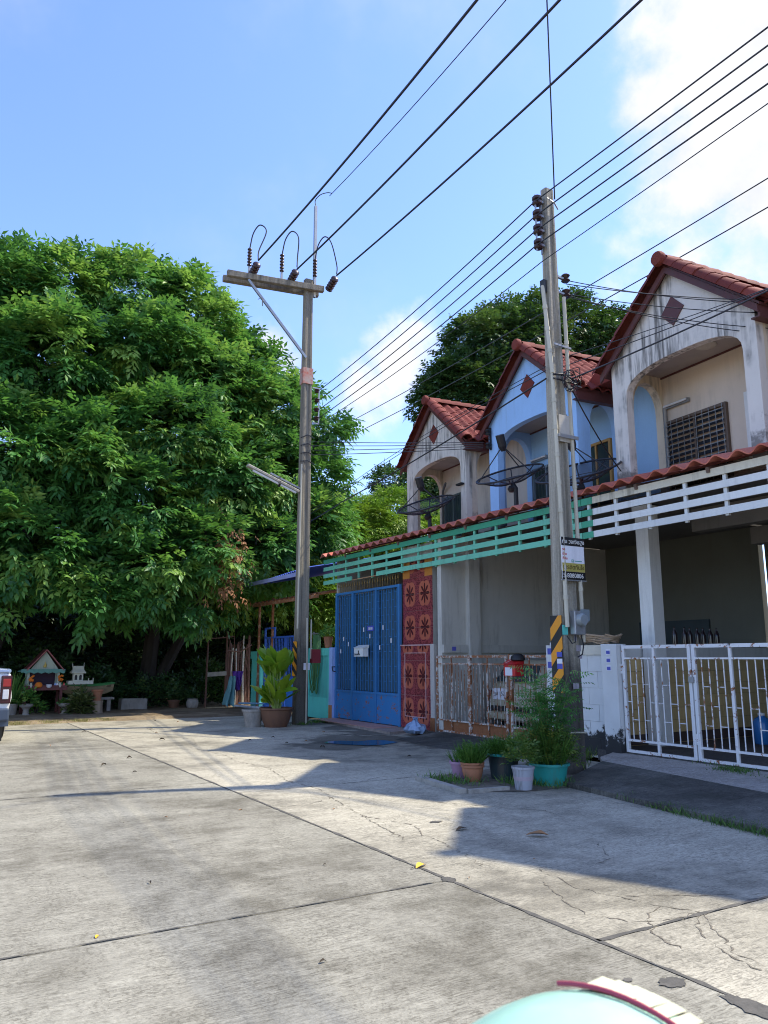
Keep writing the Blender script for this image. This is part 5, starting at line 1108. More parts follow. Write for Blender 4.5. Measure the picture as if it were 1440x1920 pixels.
# ------------------------------------------------------------ grass and weeds
def weeds(name, pts, n, hgt, m, spread):
    P = []
    for a, b in zip(pts, pts[1:]):
        k = int(n / (len(pts) - 1)); t = RNG.uniform(0, 1, k)[:, None]; q = np.array(a) * (1 - t) + np.array(b) * t; P.append(q + np.concatenate([RNG.normal(0, spread, (k, 2)), np.zeros((k, 1))], 1))
    P = np.concatenate(P); keep = np.sin(P[:, 0] * 9) + np.sin(P[:, 1] * 7 + 1) + RNG.normal(0, .5, len(P)) > -.5; P = P[keep]; k = len(P)
    A = unit(np.stack([RNG.normal(0, .5, k), RNG.normal(0, .5, k), np.ones(k)], 1))
    return kind(mesh_obj(leaves_mesh(name, P, A, np.full(k, .005), hgt * RNG.uniform(.35, 1.3, k), unit(RNG.normal(0, 1, (k, 3))), np.clip(RNG.normal(.55, .22, k), 0, 1), m, .1), name), 'stuff')
M_weed = leafmat('leaf_weed', (.028, .07, .014), (.065, .15, .028), (.16, .25, .06), .6, .25)
weeds('grass', [(6.80, 6.2, .0), (6.62, 5.3, .0), (6.48, 4.4, .0), (6.4, 3.6, 0)], 1500, .085, M_weed, .055)
weeds('grass', [(8.98, 6.9, .12), (8.9, 6.2, .12), (8.75, 5.2, .12), (8.6, 4.4, .12)], 1900, .065, M_weed, .09)
weeds('weeds', [(5.75, 8.4, 0), (6.0, 7.75, 0), (6.5, 7.55, 0), (6.9, 7.0, 0)], 700, .12, M_grass, .09); weeds('weeds', [(7.4, 7.75, 0), (8.0, 8.2, .05), (8.8, 8.7, .1)], 500, .16, M_herb, .07)
weeds('weeds', [(7.75, 16.7, 0), (8.2, 16.9, 0), (8.7, 17.5, 0)], 420, .09, M_grass, .10)
weeds('dry_grass', [(1.4, 20.3, 0), (2.6, 20.35, 0), (4.4, 20.5, 0)], 4200, .07, leafmat('leaf_dry', (.16, .15, .05), (.28, .25, .09), (.40, .36, .16), .8, .2), .16)
weeds('dry_grass', [(-9, 20.4, 0), (1.4, 20.4, 0)], 2600, .07, MC['leaf_dry'], .2)
M_dryl = paint('dry_leaf', (.30, .15, .06), .8, .2, 0); M_yell = paint('yellow_leaf', (.72, .42, .03), .6, .15, 0); M_tan = paint('tan_leaf', (.42, .33, .20), .8, .15, 0); M_dkl = paint('dark_leaf', (.05, .035, .02), .9, .2, 0)
def dropped(label, x, y, L, m, rz, z=.004, curl=.3, lift=0):
    mb = MB(); n = 6; rg2 = random.Random(int(x * 991 + y * 77))
    for i in range(n + 1):
        t = i / n; w = L * .21 * math.sin(math.pi * min(.97, t * .95 + .03)); q = math.sin(t * 3.1) * L * curl * .3
        mb.v += [(L * (t - .5), -w, q + w * curl), (L * (t - .5), 0, q * .8), (L * (t - .5), w, q + w * curl * rg2.uniform(.5, 2))]
    for i in range(n): k = 3 * i; mb.f += [(k, k + 1, k + 4, k + 3), (k + 1, k + 2, k + 5, k + 4)]
    o = mb.build('fallen_leaf', m, None, True, (x, y, z)); o.rotation_euler = (0, 0, rz); return tag(o, label, 'leaf', 'fallen leaves on the concrete')
dropped('bright yellow fallen leaf lying on the long road joint', 3.35, 5.05, .13, M_yell, .4); dropped('small orange fallen leaf on the left slab', 1.02, 4.75, .05, M_yell, 1.1); dropped('curled brown fallen leaf in the shade before the dark ramp', 4.75, 5.35, .20, M_dryl, -.6, .012)
dropped('pale tan fallen leaf near the bottom edge', 1.55, 2.75, .07, M_tan, -.3); dropped('dark leaf sliver beside the shade line', 4.35, 5.9, .14, M_dkl, .2)
for i in range(18):
    x, y = random.uniform(1.8, 8.2), random.uniform(10.5, 19.6)
    dropped('scattered dry leaf on the concrete towards the tree', x, y, random.uniform(.06, .13), random.choice([M_dryl, M_dkl, M_dkl]), random.uniform(0, 6), .008, .7)
for i in range(14): dropped('scattered small leaf on the near concrete', random.uniform(.6, 4.6), random.uniform(2.6, 9), random.uniform(.02, .045), random.choice([M_dryl, M_dkl]), random.uniform(0, 6), .005, .6)
# ============================================================ satellite dishes
M_mesh = NT('dish_mesh'); tb = M_mesh.n('ShaderNodeBsdfTransparent'); msx = M_mesh.n('ShaderNodeMixShader'); msx.inputs[0].default_value = .42
M_mesh.done((.03, .033, .04), .5); M_mesh.l(tb.outputs[0], msx.inputs[1]); M_mesh.l(M_mesh.b.outputs[0], msx.inputs[2]); M_mesh.l(msx.outputs[0], M_mesh.t.nodes['Material Output'].inputs['Surface']); M_mesh = M_mesh.m
M_dark = paint('dish_black', (.022, .022, .026), .45, .15, .2)
def dish(label, c, r, axis, foot, f=.62):
    t = thing('satellite_dish', label, 'satellite dish', foot, 0, 'big mesh satellite dishes on the canopy roof'); o = Vector(c) - Vector(foot); M = Vector((0, 0, 1)).rotation_difference(Vector(axis).normalized()).to_matrix()
    pt = lambda q, a, h_=0: tuple(M @ Vector((r * q * math.cos(a), r * q * math.sin(a), r * .28 * q * q - r * .28 + h_)) + o)
    mb = MB(); n = 30; m_ = 5
    for i in range(m_ + 1):
        for j in range(n): mb.v.append(pt(.04 + .96 * i / m_, 2 * math.pi * j / n))
    mb.f = [(i * n + j, i * n + (j + 1) % n, (i + 1) * n + (j + 1) % n, (i + 1) * n + j) for i in range(m_) for j in range(n)]
    mb.build('mesh_bowl', M_mesh, t, True)
    MB().tube([pt(1, 2 * math.pi * j / 36) for j in range(37)], .020, 5).build('rim', M_dark, t, True); MB().tube([pt(.55, 2 * math.pi * j / 30) for j in range(31)], .008, 4).build('ring', M_dark, t)
    for k in range(8): MB().tube([pt(q / 5, 2 * math.pi * k / 8, -.01) for q in range(6)], .012, 5).build('rib', M_dark, t)
    feed = M @ Vector((0, 0, r * f)) + o
    for k in range(3): MB().tube([pt(.97, 2 * math.pi * k / 3 + .5), tuple(feed)], .011, 5).build('strut', M_dark, t)
    d = M @ Vector((0, 0, 1)); MB().tube([tuple(feed - d * .10), tuple(feed), tuple(feed + d * .22)], [.05, .085, .085], 10).build('feed_horn', M_dark, t)
    b = Vector(pt(0, 0)); MB().tube([(0, 0, 0), (0, 0, b.z - .12), tuple(b)], .045, 8).build('post', M_dark, t); MB().lathe([(.06, -.06), (.09, 0), (.06, .06)], tuple(b - Vector((0, 0, .12))), 10).build('mount', M_dark, t)
    MB().tube([(.35, .35, .05), (0, 0, .32)], .018, 5).build('stay', M_dark, t); return t
AX = (-.40, -.14, .90)
dish('black mesh satellite dish in front of the far cream house', (9.6, 14.15, 4.92), .66, AX, (9.7, 14.15, 4.26)); dish('black mesh satellite dish in front of the blue house, just left of the near pole', (9.6, 11.25, 5.02), .66, AX, (9.7, 11.2, 4.26), .85)
dish('black mesh satellite dish partly hidden behind the near pole', (9.65, 9.50, 4.72), .74, AX, (9.75, 9.5, 4.28))

# ============================================================ car under the middle canopy
M_gold = paint('car_gold', (.40, .36, .25), .3, .06, .15, (.2, .18, .14), spec=.6); M_tyre = plain('tyre_rubber', (.02, .02, .02), .85); M_chrome = paint('chrome', (.55, .55, .56), .2, .05, 0, metal=.9); M_tail = plain('tail_red', (.32, .02, .02), .15)
car = thing('parked_car', 'gold car parked tail out under the middle canopy behind the rusty gate', 'car', (12.0, 12.05, .08)); cw = .82
def loft(rings): # rings of equal length
    mb = MB(); n = len(rings[0])
    for r in rings: mb.v += [tuple(p) for p in r]
    for i in range(len(rings) - 1):
        for j in range(n): mb.f.append((i * n + j, i * n + (j + 1) % n, (i + 1) * n + (j + 1) % n, (i + 1) * n + j))
    mb.f.append(tuple(range(n))[::-1]); mb.f.append(tuple(range((len(rings) - 1) * n, len(rings) * n))); return mb
def ring(x0, x1, w, z, c=.16): return [(x0 + c, -w, z), (x1 - c, -w, z), (x1, -w + c, z), (x1, w - c, z), (x1 - c, w, z), (x0 + c, w, z), (x0, w - c, z), (x0, -w + c, z)]
loft([ring(-1.70, 1.9, cw - .06, .20), ring(-1.80, 2.0, cw, .32), ring(-1.84, 2.02, cw, .55), ring(-1.80, 2.0, cw, .80), ring(-1.74, 1.9, cw - .02, .93)]).build('body', M_gold, car, True)
loft([ring(-1.72, 1.0, cw - .04, .935), ring(-1.62, .75, cw - .10, 1.15), ring(-1.45, .35, cw - .18, 1.36), ring(-1.2, .1, cw - .24, 1.40)]).build('cabin', M_gold, car, True)
MB().prism([(-1.735, -.60, .97), (-1.735, .60, .97), (-1.52, .52, 1.30), (-1.52, -.52, 1.30)], (-.012, 0, .006)).build('rear_window', M_glassd, car)
for s_ in (1, -1): MB().prism([(-1.45, s_ * .745, 1.0), (.7, s_ * .745, 1.0), (.25, s_ * .66, 1.30), (-1.2, s_ * .66, 1.30)], (0, s_ * .012, .004)).build('side_window', M_glassd, car)
MB().box((-1.86, -.72, .40), (-1.80, .72, .50)).build('bumper_strip', M_black, car); MB().box((-1.88, -.78, .24), (-1.79, .78, .38)).build('bumper', M_gold, car, bevel=.02)
for s_ in (1, -1): MB().box((-1.85, s_ * .66, .62), (-1.78, s_ * .78, .80)).build('tail_light', plain('dim_lamp', (.12, .02, .018), .2), car, bevel=.015)
plt_ = MB().box((-1.862, .14, .62), (-1.85, .56, .84)).build('number_plate', M_paper, car); text('ฎษ 152', .115, M_black, plt_, (-1.864, .53, .70), (0, -1, 0), (0, 0, 1))
for xx in (-1.2, 1.25):
    for s_ in (1, -1):
        wh = MB().lathe([(.20, -.09), (.29, -.08), (.30, 0), (.29, .08), (.20, .09)], (xx, s_ * .74, .28), 22, axis=(0, 1, .0001)).build('wheel', M_tyre, car, True); MB().lathe([(.19, -.095), (.19, .095)], (xx, s_ * .74, .28), 18, axis=(0, 1, .0001)).build('rim', M_chrome, wh, True)

# ============================================================ white pickup at the left edge
M_carw = paint('car_white', (.74, .74, .73), .25, .04, .1, spec=.6); M_bump = paint('bumper_grey', (.055, .075, .11), .45, .1, .2); M_dklamp = plain('lamp_dark', (.05, .012, .018), .12); M_clear = plain('lamp_clear', (.62, .62, .64), .12)
pk = thing('pickup_truck', 'white pickup truck with only its rear corner inside the left edge', 'pickup', (.72, 15.9, 0))
def rbox(mb, a, b): return mb.box(a, b)
loft([[(-.88, 0, .55), (.88, 0, .55), (.88, 2.2, .55), (-.88, 2.2, .55)], [(-.92, -.02, .8), (.92, -.02, .8), (.92, 2.2, .8), (-.92, 2.2, .8)], [(-.88, .02, 1.24), (.88, .02, 1.24), (.88, 2.2, 1.24), (-.88, 2.2, 1.24)]]).build('bed', M_carw, pk, bevel=.04)
loft([[(-.88, 2.22, .5), (.88, 2.22, .5), (.88, 5.1, .5), (-.88, 5.1, .5)], [(-.92, 2.22, .9), (.92, 2.22, .9), (.90, 5.1, .85), (-.90, 5.1, .85)], [(-.88, 2.25, 1.2), (.88, 2.25, 1.2), (.84, 4.0, 1.15), (-.84, 4.0, 1.15)], [(-.70, 2.4, 1.72), (.70, 2.4, 1.72), (.68, 3.2, 1.72), (-.68, 3.2, 1.72)]]).build('cab', M_carw, pk, bevel=.04)
MB().prism([(-.66, 2.30, 1.28), (.66, 2.30, 1.28), (.58, 2.385, 1.62), (-.58, 2.385, 1.62)], (0, -.015, 0)).build('rear_window', M_glassd, pk)
MB().box((-.72, -.035, .72), (.68, -.01, 1.18)).build('tailgate', M_carw, pk, bevel=.01); MB().box((-.12, -.05, 1.0), (.12, -.034, 1.08)).build('tailgate_handle', M_black, pk)
MB().tube([(.84, .0, 1.28), (.84, 2.2, 1.28)], .04, 8).tube([(-.84, .0, 1.28), (-.84, 2.2, 1.28)], .04, 8).tube([(-.84, .02, 1.27), (.84, .02, 1.27)], .03, 8).build('bed_rail', paint('rail_blue_chrome', (.35, .42, .52), .25, .1, 0, metal=.6), pk, True)
for s_ in (1, -1):
    l = MB().box((s_ * .72, -.06, .70), (s_ * .90, .02, 1.20)).build('tail_light', M_dklamp, pk, bevel=.02); MB().box((s_ * .75, -.068, 1.0), (s_ * .88, -.05, 1.14)).build('red_lens', M_tail, l, bevel=.012); MB().box((s_ * .76, -.068, .78), (s_ * .86, -.05, .95)).build('clear_lens', M_clear, l, bevel=.012)
    MB().lathe([(.0, -.05), (.48, -.04), (.50, .0), (.48, .05), (0, .06)], (s_ * .885, 1.0, .62), 24, axis=(1, 0, .0001)).build('wheel_arch', M_carw, pk, True)
    for yy in (1.0, 4.3):
        wh = MB().lathe([(.26, -.12), (.37, -.11), (.385, -.05), (.385, .05), (.37, .11), (.26, .12)], (s_ * .80, yy, .385), 26, axis=(1, 0, .0001)).build('wheel', M_tyre, pk, True); MB().lathe([(.24, -.115), (.24, .125)], (s_ * .80, yy, .385), 18, axis=(1, 0, .0001)).build('rim', M_chrome, wh, True)
wh = MB().lathe([(.26, -.12), (.33, -.11), (.345, -.05), (.345, .05), (.33, .11), (.26, .12)], (.77, .28, .345), 26, axis=(1, 0, .0001))
MB().box((-.86, -.12, .40), (.89, .02, .62)).build('bumper', M_bump, pk, bevel=.03); MB().box((.60, -.02, .30), (.90, .25, .60)).build('mud_guard', M_bump, pk)
MB().box((.60, .30, .02), (.84, .34, .40)).build('mud_flap', M_tyre, pk)

# ============================================================ spirit houses and their surroundings
M_wood = weathered('dark_red_wood', (.16, .055, .05), (.07, .03, .03), .5, (4, 4, 8), .6); M_palegr = paint('pale_green_gable', (.42, .48, .38), .7, .15, .3); M_eave = paint('aqua_eave', (.12, .30, .26), .6, .15, .3); M_roofm = paint('maroon_roof', (.14, .035, .035), .5, .2, .3)
M_mari = paint('marigold', (.75, .20, .02), .7, .2, 0); M_ivory = paint('ivory_paint', (.56, .56, .46), .7, .15, .3); M_timber = weathered('pale_timber', (.40, .31, .18), (.16, .12, .07), .6, (2, 6, 6), .8)
tb_ = thing('offering_table', 'dark red wooden table carrying the larger spirit house', 'table', (3.2, 23.45, 0))
MB().box((-.58, -.35, .66), (.55, .35, .72)).build('tabletop', M_wood, tb_); MB().box((-.56, -.36, .722), (.53, -.34, .79)).build('rail', M_wood, tb_)
for a, b in ((-.5, -.3), (.4, -.3), (-.5, .3), (.4, .3)): MB().box((a - .035, b - .035, .01), (a + .035, b + .035, .66)).build('leg', M_wood, tb_)
sh = thing('spirit_house', 'larger spirit house with pale gable and steep maroon roof on the red table', 'spirit house', (3.16, 23.45, .72))
MB().box((-.42, .18, 0), (.38, .22, .46)).build('back_panel', paint('dark_panel', (.05, .03, .05), .8), sh)
for a, b in ((-.40, -.22), (.36, -.22), (-.40, .2), (.36, .2)): MB().box((a - .03, b - .03, 0), (a + .03, b + .03, .46)).build('post', M_palegr, sh)
MB().prism([(-.36, -.26, .50), (.34, -.26, .50), (0, -.26, .97)], (0, .03, 0)).build('gable', M_palegr, sh)
for s_ in (1, -1): MB().prism([(0, -.36, 1.03), (0, -.36, .99), (s_ * .48, -.36, .44), (s_ * .50, -.36, .47)], (0, .72, 0)).build('roof_slope', M_roofm, sh); MB().bar((0, -.37, 1.02), (s_ * .47, -.37, .47), .025, .05, up=(0, 1, 0)).build('bargeboard', paint('shrine_barge', (.30, .09, .09), .5), sh)
vv = MB(); nn = 24
for j in range(2):
    for i in range(nn + 1): vv.v.append((-.60 + 1.10 * i / nn, -.38 + j * .02, (.50, .40)[j] + (.018 * math.sin(i * 1.57) if j else 0)))
vv.f = [(i, i + 1, nn + 2 + i, nn + 1 + i) for i in range(nn)]; vv.build('valance', M_eave, sh); MB().prism([(-.62, -.37, .43), (-.45, -.37, .50), (-.45, .34, .50), (-.62, .34, .43)], (0, 0, .015)).build('side_eave', M_eave, sh)
MB().tube([(-.02, -.275, .55), (.0, -.275, .62), (-.015, -.275, .70)], [.05, .03, .005], 6).build('gold_ornament', paint('gold_leaf', (.55, .40, .08), .4), sh)
for s_, x_ in ((0, 2.83), (1, 3.56)):
    v_ = thing('flower_vase', ('vase of orange marigolds at the left post of the larger spirit house', 'vase of orange marigolds at the right post of the larger spirit house')[s_], 'vase', (x_, 23.12, .725), 0, 'offerings on the table'); MB().lathe([(.03, 0), (.045, .06), (.025, .12), (.04, .14)], n=10).build('body', M_ivory, v_, True)
    mb = MB(); [mb.lathe([(.005, -.03), (.03, -.012), (.03, .012), (.005, .03)], (random.uniform(-.05, .05), random.uniform(-.04, .04), .18 + random.uniform(0, .14)), 7) for _ in range(12)]; mb.build('flowers', M_mari, v_)
tag(MB().lathe([(.03, 0), (.09, .03), (.10, .08), (.07, .14), (.02, .16)], n=14).build('orange_bundle', M_mari, None, True, (3.02, 23.12, .722)), 'round orange garland bundle on the red offering table', 'garland')
tag(MB().lathe([(.04, 0), (.07, .03), (.075, .09), (.065, .09), (.05, .03)], n=14).build('offering_bowl', M_paper, None, True, (3.28, 23.12, .722)), 'small white bowl on the red offering table', 'bowl')
for i, (x_, m_) in enumerate(((3.44, M_lav), (3.49, M_paper), (3.66, M_red))): tag(MB().lathe([(.025, 0), (.03, .08), (.018, .11), (.02, .13)], n=9).build('offering_glass', m_, None, True, (x_, 23.14, .722)), ('small lilac', 'small white', 'small red')[i] + ' offering cup beside the right shrine post', 'cup')
bt = thing('boat_planter', 'old wooden boat with green painted gunwale set on a bench as planter', 'boat', (4.35, 23.6, .42)); mb = MB()
N_ = 12
for i in range(N_ + 1):
    t = i / N_; x_ = -.72 + 1.44 * t; w_ = .26 * math.sin(math.pi * (.08 + .84 * t)) ** .6; ke = .16 * (2 * t - 1) ** 2 + .02
    for a in (-1, -.75, 0, .75, 1): mb.v.append((x_, w_ * a, ke + (.34 + .06 * (2 * t - 1) ** 2 - ke) * abs(a) ** 2.2))
mb.f = [(i * 5 + j, i * 5 + j + 1, i * 5 + j + 6, i * 5 + j + 5) for i in range(N_) for j in range(4)]; mb.build('hull', M_timber, bt, True)
M_gunw = paint('boat_green', (.06, .24, .07), .5, .15, .3)
for s_ in (0, 4): MB().tube([mb.v[i * 5 + s_] for i in range(N_ + 1)], .03, 6).build('gunwale', M_gunw, bt, True)
MB().box((-.60, -.17, .30), (.62, .17, .33)).build('soil', M_soil, bt)
bn = thing('bench', 'grey stone bench under the boat shaped planter', 'bench', (4.5, 23.6, 0)); MB().box((-.75, -.2, .36), (.58, .2, .42)).build('seat', M_cement, bn)
for x_ in (-.6, .45): MB().box((x_ - .05, -.15, 0), (x_ + .05, .15, .36)).build('leg', M_cement, bn)
s2 = thing('spirit_house', 'small ivory spirit house with twin arched openings and finials', 'spirit house', (4.05, 23.4, .80)); MB().box((-.26, -.16, .0), (.40, .18, .05)).build('terrace', M_ivory, s2)
for a, b in (((-.26, -.16, .05), (.40, -.14, .10)), ((.38, -.138, .05), (.40, .18, .10)), ((-.26, -.138, .05), (-.24, .18, .10))): MB().box(a, b).build('parapet', M_ivory, s2)
for x_ in (.27, .39): MB().box((x_ - .01, -.155, .10), (x_ + .01, -.135, .17)).build('post', M_ivory, s2)
loft([[(-.18, -.12, .05), (.18, -.12, .05), (.18, .14, .05), (-.18, .14, .05)], [(-.13, -.09, .10), (.13, -.09, .10), (.13, .11, .10), (-.13, .11, .10)], [(-.13, -.09, .30), (.13, -.09, .30), (.13, .11, .30), (-.13, .11, .30)]]).build('body', M_ivory, s2)
for x_ in (-.06, .06): MB().prism([(x_ - .035, -.092, .12)] + [(x_ - .035 * math.cos(math.pi * i / 6), -.092, .22 + .04 * math.sin(math.pi * i / 6)) for i in range(7)] + [(x_ + .035, -.092, .12)], (0, -.002, 0)).build('opening', M_sblack, s2)
loft([[(-.19, -.15, .30), (.19, -.15, .30), (.19, .17, .30), (-.19, .17, .30)], [(-.19, -.15, .32), (.19, -.15, .32), (.19, .17, .32), (-.19, .17, .32)], [(-.15, -.06, .40), (.15, -.06, .40), (.15, .08, .40), (-.15, .08, .40)], [(-.15, .0, .50), (.15, .0, .50), (.15, .02, .50), (-.15, .02, .50)]]).build('roof', M_ivory, s2)
for x_ in (-.15, .15): MB().tube([(x_, .01, .48), (x_ * 1.02, .01, .56), (x_ * 1.06, .01, .60)], [.014, .008, .002], 5).build('finial', M_ivory, s2)
urn = [(.11, 0), (.12, .03), (.08, .06), (.07, .15), (.10, .21), (.17, .26), (.18, .32), (.15, .32), (.12, .26), (.01, .25)]
t = pot('plant_urn', 'grey pedestal urn of leafy plants left of the red offering table', (2.74, 23.0, 0), urn, M_cement, 'urn', 'pedestal urns', (.14, .29)); fluff(t, (0, 0, .32), .20, .32, 60, M_leafA, .15, .035, .12, 1, .6)
t = pot('plant_urn', 'grey pedestal urn with low moss at the right leg of the offering table', (3.70, 22.95, 0), urn, M_cement, 'urn', 'pedestal urns', (.14, .30)); fluff(t, (0, 0, .30), .15, .08, 70, M_leafA, .06, .02, .06, 1, .6)
t = pot('plant_pot', 'square grey pot of tall upright leaves next to the white pickup', (2.36, 23.1, 0), [(.14, 0), (.19, .30), (.20, .30), (.20, .33), (.17, .33), (.15, .25), (.01, .25)], M_cement, group='pots round the spirit houses', soil=(.15, .28)); blades(t, (0, 0, .28), .14, .85, 90, M_leafA, .022, .28, mu=.75)
t = pot('plant_pot', 'orange clay pot standing on the pale log stump', (4.52, 22.95, .36), tapered(.10, .145, .30, .015, .05), M_terra, group='pots round the spirit houses', soil=(.12, .24))
tag(MB().lathe([(.20, 0), (.165, .06), (.155, .20), (.165, .36), (.01, .362)], (0, 0, 0), 18, wob=.03).build('log_stump', weathered('stump', (.34, .26, .18), (.14, .10, .07), .6, (9, 9, 1)), None, True, (4.52, 22.95, 0)), 'pale log stump carrying the orange clay pot', 'stump')
shrub('variegated dark croton bush between urn and log stump', (4.06, 22.95, 0), .34, .66, 190, leafmat('leaf_croton', (.035, .06, .015), (.09, .12, .03), (.30, .30, .12), .45, .2), .20, .030, .08, .45)
shrub('small pale leaved plant under the red offering table', (3.05, 23.3, 0), .17, .42, 50, M_fern, .11, .032, .08, .7)
pb = thing('planter_box', 'weathered cement planter box alone in front of the thicket', 'planter', (5.75, 24.0, 0)); 
for a, b in (((-.37, -.20, 0), (.37, -.15, .34)), ((-.37, .15, 0), (.37, .20, .34)), ((-.37, -.149, 0), (-.32, .149, .34)), ((.32, -.149, 0), (.37, .149, .34))): MB().box(a, b).build('side', M_cement, pb)
MB().box((-.318, -.148, .02), (.318, .148, .30)).build('soil', M_soil, pb)
t = pot('plant_pot', 'round grey pot right of the cement planter', (7.45, 23.7, 0), [(.10, 0), (.17, .08), (.185, .2), (.15, .28), (.165, .31), (.13, .31), (.01, .25)], M_cement, group='pots round the spirit houses', soil=(.13, .27)); fluff(t, (0, 0, .3), .14, .3, 30, M_leafC, .12, .03, .1, 1)
t = pot('plant_pot', 'low dark pot in the shade beside the round grey pot', (7.0, 24.1, 0), tapered(.12, .18, .26), M_brownpot, group='pots round the spirit houses', soil=(.15, .2)); fluff(t, (0, 0, .25), .25, .5, 60, M_leafC, .13, .03, .1, 1)

# stick fence, cloths and pipes by the turquoise pillar
M_stick = weathered('brown_stick', (.16, .085, .06), (.06, .04, .035), .6, (9, 9, 1), .9)
sf = thing('stick_fence', 'rickety fence of brown sticks left of the turquoise pillar', 'fence', (8.7, 24.0, 0)); rg = random.Random(12)
for i in range(20):
    f = i / 19; x_ = -.15 + .95 * f; y_ = -.2 + .5 * f; MB().tube([(x_, y_, 0), (x_ + rg.uniform(-.04, .04), y_ + rg.uniform(-.03, .03), 1.1), (x_ + rg.uniform(-.07, .07), y_, rg.uniform(1.8, 2.25))], rg.uniform(.012, .026), 5).build('stick', M_stick if rg.random() < .85 else M_pvc, sf)
MB().tube([(-.2, -.25, 1.75), (.35, .02, 1.72), (.85, .32, 1.95)], .02, 5).tube([(-.95, -.35, 2.1), (-.35, -.28, 2.15), (.05, -.2, 2.2)], .018, 5).build('cross_stick', M_stick, sf)
for x_, y_ in ((-.85, -.3), (-.22, -.25)): MB().tube([(x_, y_, 0), (x_ + .02, y_, 2.35)], .03, 6).build('post', M_stick, sf)
MB().bar((-.83, -.34, 1.02), (-.2, -.28, 1.05), .03, .13).build('plank', weathered('grey_plank', (.36, .32, .25), (.15, .13, .1), .5), sf)
def cloth(name, label, cat, c, w0, w1, hgt, m, folds=5):
    mb = MB(); nu, nv = 30, 14; rg = random.Random(len(label))
    for j in range(nv + 1):
        for i in range(nu + 1):
            u, v = i / nu, j / nv; w = w0 + (w1 - w0) * v; mb.v.append((c[0] + (u - .5) * w + .08 * v * (w1 > w0) * -1, c[1] + .09 * math.sin(u * math.pi * folds + v * 2) * (.4 + v) + .03 * math.sin(u * 17 + v * 11) + rg.uniform(-.015, .015), c[2] - hgt * v * (1 - .10 * abs(math.sin(u * 7 + 1)))))
    mb.f = [(j * (nu + 1) + i, j * (nu + 1) + i + 1, (j + 1) * (nu + 1) + i + 1, (j + 1) * (nu + 1) + i) for j in range(nv) for i in range(nu)]
    o = mb.build(name, m, None, True); so = o.modifiers.new('thick', 'SOLIDIFY'); so.thickness = .008; return tag(o, label, cat)
cloth('hanging_cloth', 'purple folded umbrella cloth hanging on the stick fence', 'cloth', (8.72, 23.3, 1.12), .34, .08, .62, paint('purple_cloth', (.14, .05, .38), .8, .2, .1), 5)
cloth('tarpaulin', 'pale teal tarpaulin slumped from the stick fence to the ground', 'tarpaulin', (8.52, 23.2, .98), .16, .40, .95, paint('teal_tarp', (.16, .36, .38), .6, .2, .3), 4)
for i, (a, b, r) in enumerate((((8.55, 23.0, .10), (9.25, 22.0, .05), .035), ((8.9, 23.05, .05), (9.35, 22.2, .12), .03), ((8.75, 23.2, .16), (9.3, 22.1, .18), .028))):
    tag(MB().tube([a, b], r, 8).build('pipe', paint('blue_pipe', (.22, .42, .62), .5, .1, .3) if i else paint('grey_pipe', (.42, .46, .50), .5, .1, .3), None, True), ('grey blue pipe lying lowest on the ground by the turquoise pillar', 'short blue pipe lying against the turquoise pillar', 'light blue pipe resting on the other pipes')[i], 'pipe')
tag(MB().box((7.75, 23.2, .03), (8.3, 23.35, .07)).build('plank', M_timber), 'bare plank lying on the dirt in front of the stick fence', 'plank')

# hoses
def hoseloops(name, label, m, fx, n, r, seed):
    rg = random.Random(seed); mb = MB()
    for i in range(n): mb.tube(spline(fx(i, rg), 4), r, 6)
    return tag(mb.build(name, m, None, True), label, 'hose')
hoseloops('garden_hose', 'beige hose coiled flat on top of the white block wall', paint('hose_beige', (.42, .30, .19), .6, .1, .2), lambda i, rg: [(9.45 + (.20 + .02 * i) * math.cos(a * .5236 + i) * rg.uniform(.95, 1.05), 8.98 + (.30 + .015 * i) * math.sin(a * .5236 + i), 1.735 + .024 * i + .05 * abs(math.sin(a * .9 + i * 1.3))) for a in range(13)], 5, .014, 3)
hoseloops('garden_hose', 'green hose hung in long loops over the turquoise wall', paint('hose_green', (.05, .16, .045), .5, .15, .2), lambda i, rg: [(9.10 - .012 * i, 18.55 + .04 * i - .16, 2.12), (9.08 - .01 * i, 18.5 + .045 * i - .18, 1.6 + rg.uniform(-.1, .1)), (9.08 - .01 * i, 18.5 + .045 * i - .12 + rg.uniform(-.05, .05), .75 + rg.uniform(-.12, .5)), (9.07 - .01 * i, 18.5 + .05 * i, .72 + rg.uniform(-.1, .4)), (9.07, 18.52 + .045 * i, 1.5), (9.10, 18.48 + .045 * i, 2.12)], 7, .014, 5)
hp = thing('hanging_pot', 'orange pot with trailing leaves on top of the turquoise wall', 'plant pot', (9.22, 18.15, 1.78)); MB().lathe([(.08, 0), (.12, .26), (.13, .28), (.10, .28), (.01, .24)], n=14).build('shell', M_terra, hp, True); fluff(hp, (0, 0, .28), .2, .22, 40, M_leafA, .12, .03, .1, 1)
tag(MB().bar((9.1, 18.75, 1.76), (9.1, 18.75, 2.2), .03).bar((9.1, 18.95, 2.15), (9.1, 18.35, 2.15), .025).build('hose_hook', M_steel), 'thin steel hook frame the green hose hangs from', 'hook')
shoes = thing('shoes', 'heap of worn shoes and a brick at the foot of the turquoise wall', 'shoes', (8.6, 18.2, 0))
for i in range(4): MB().lathe([(.0, 0), (.05, .0), (.055, .05), (.03, .09), (.0, .1)], (-.1 + .12 * (i % 2), .1 - .2 * (i // 2), .0), 10).build('shoe', M_brownpot if i % 2 else M_cement, shoes, True)
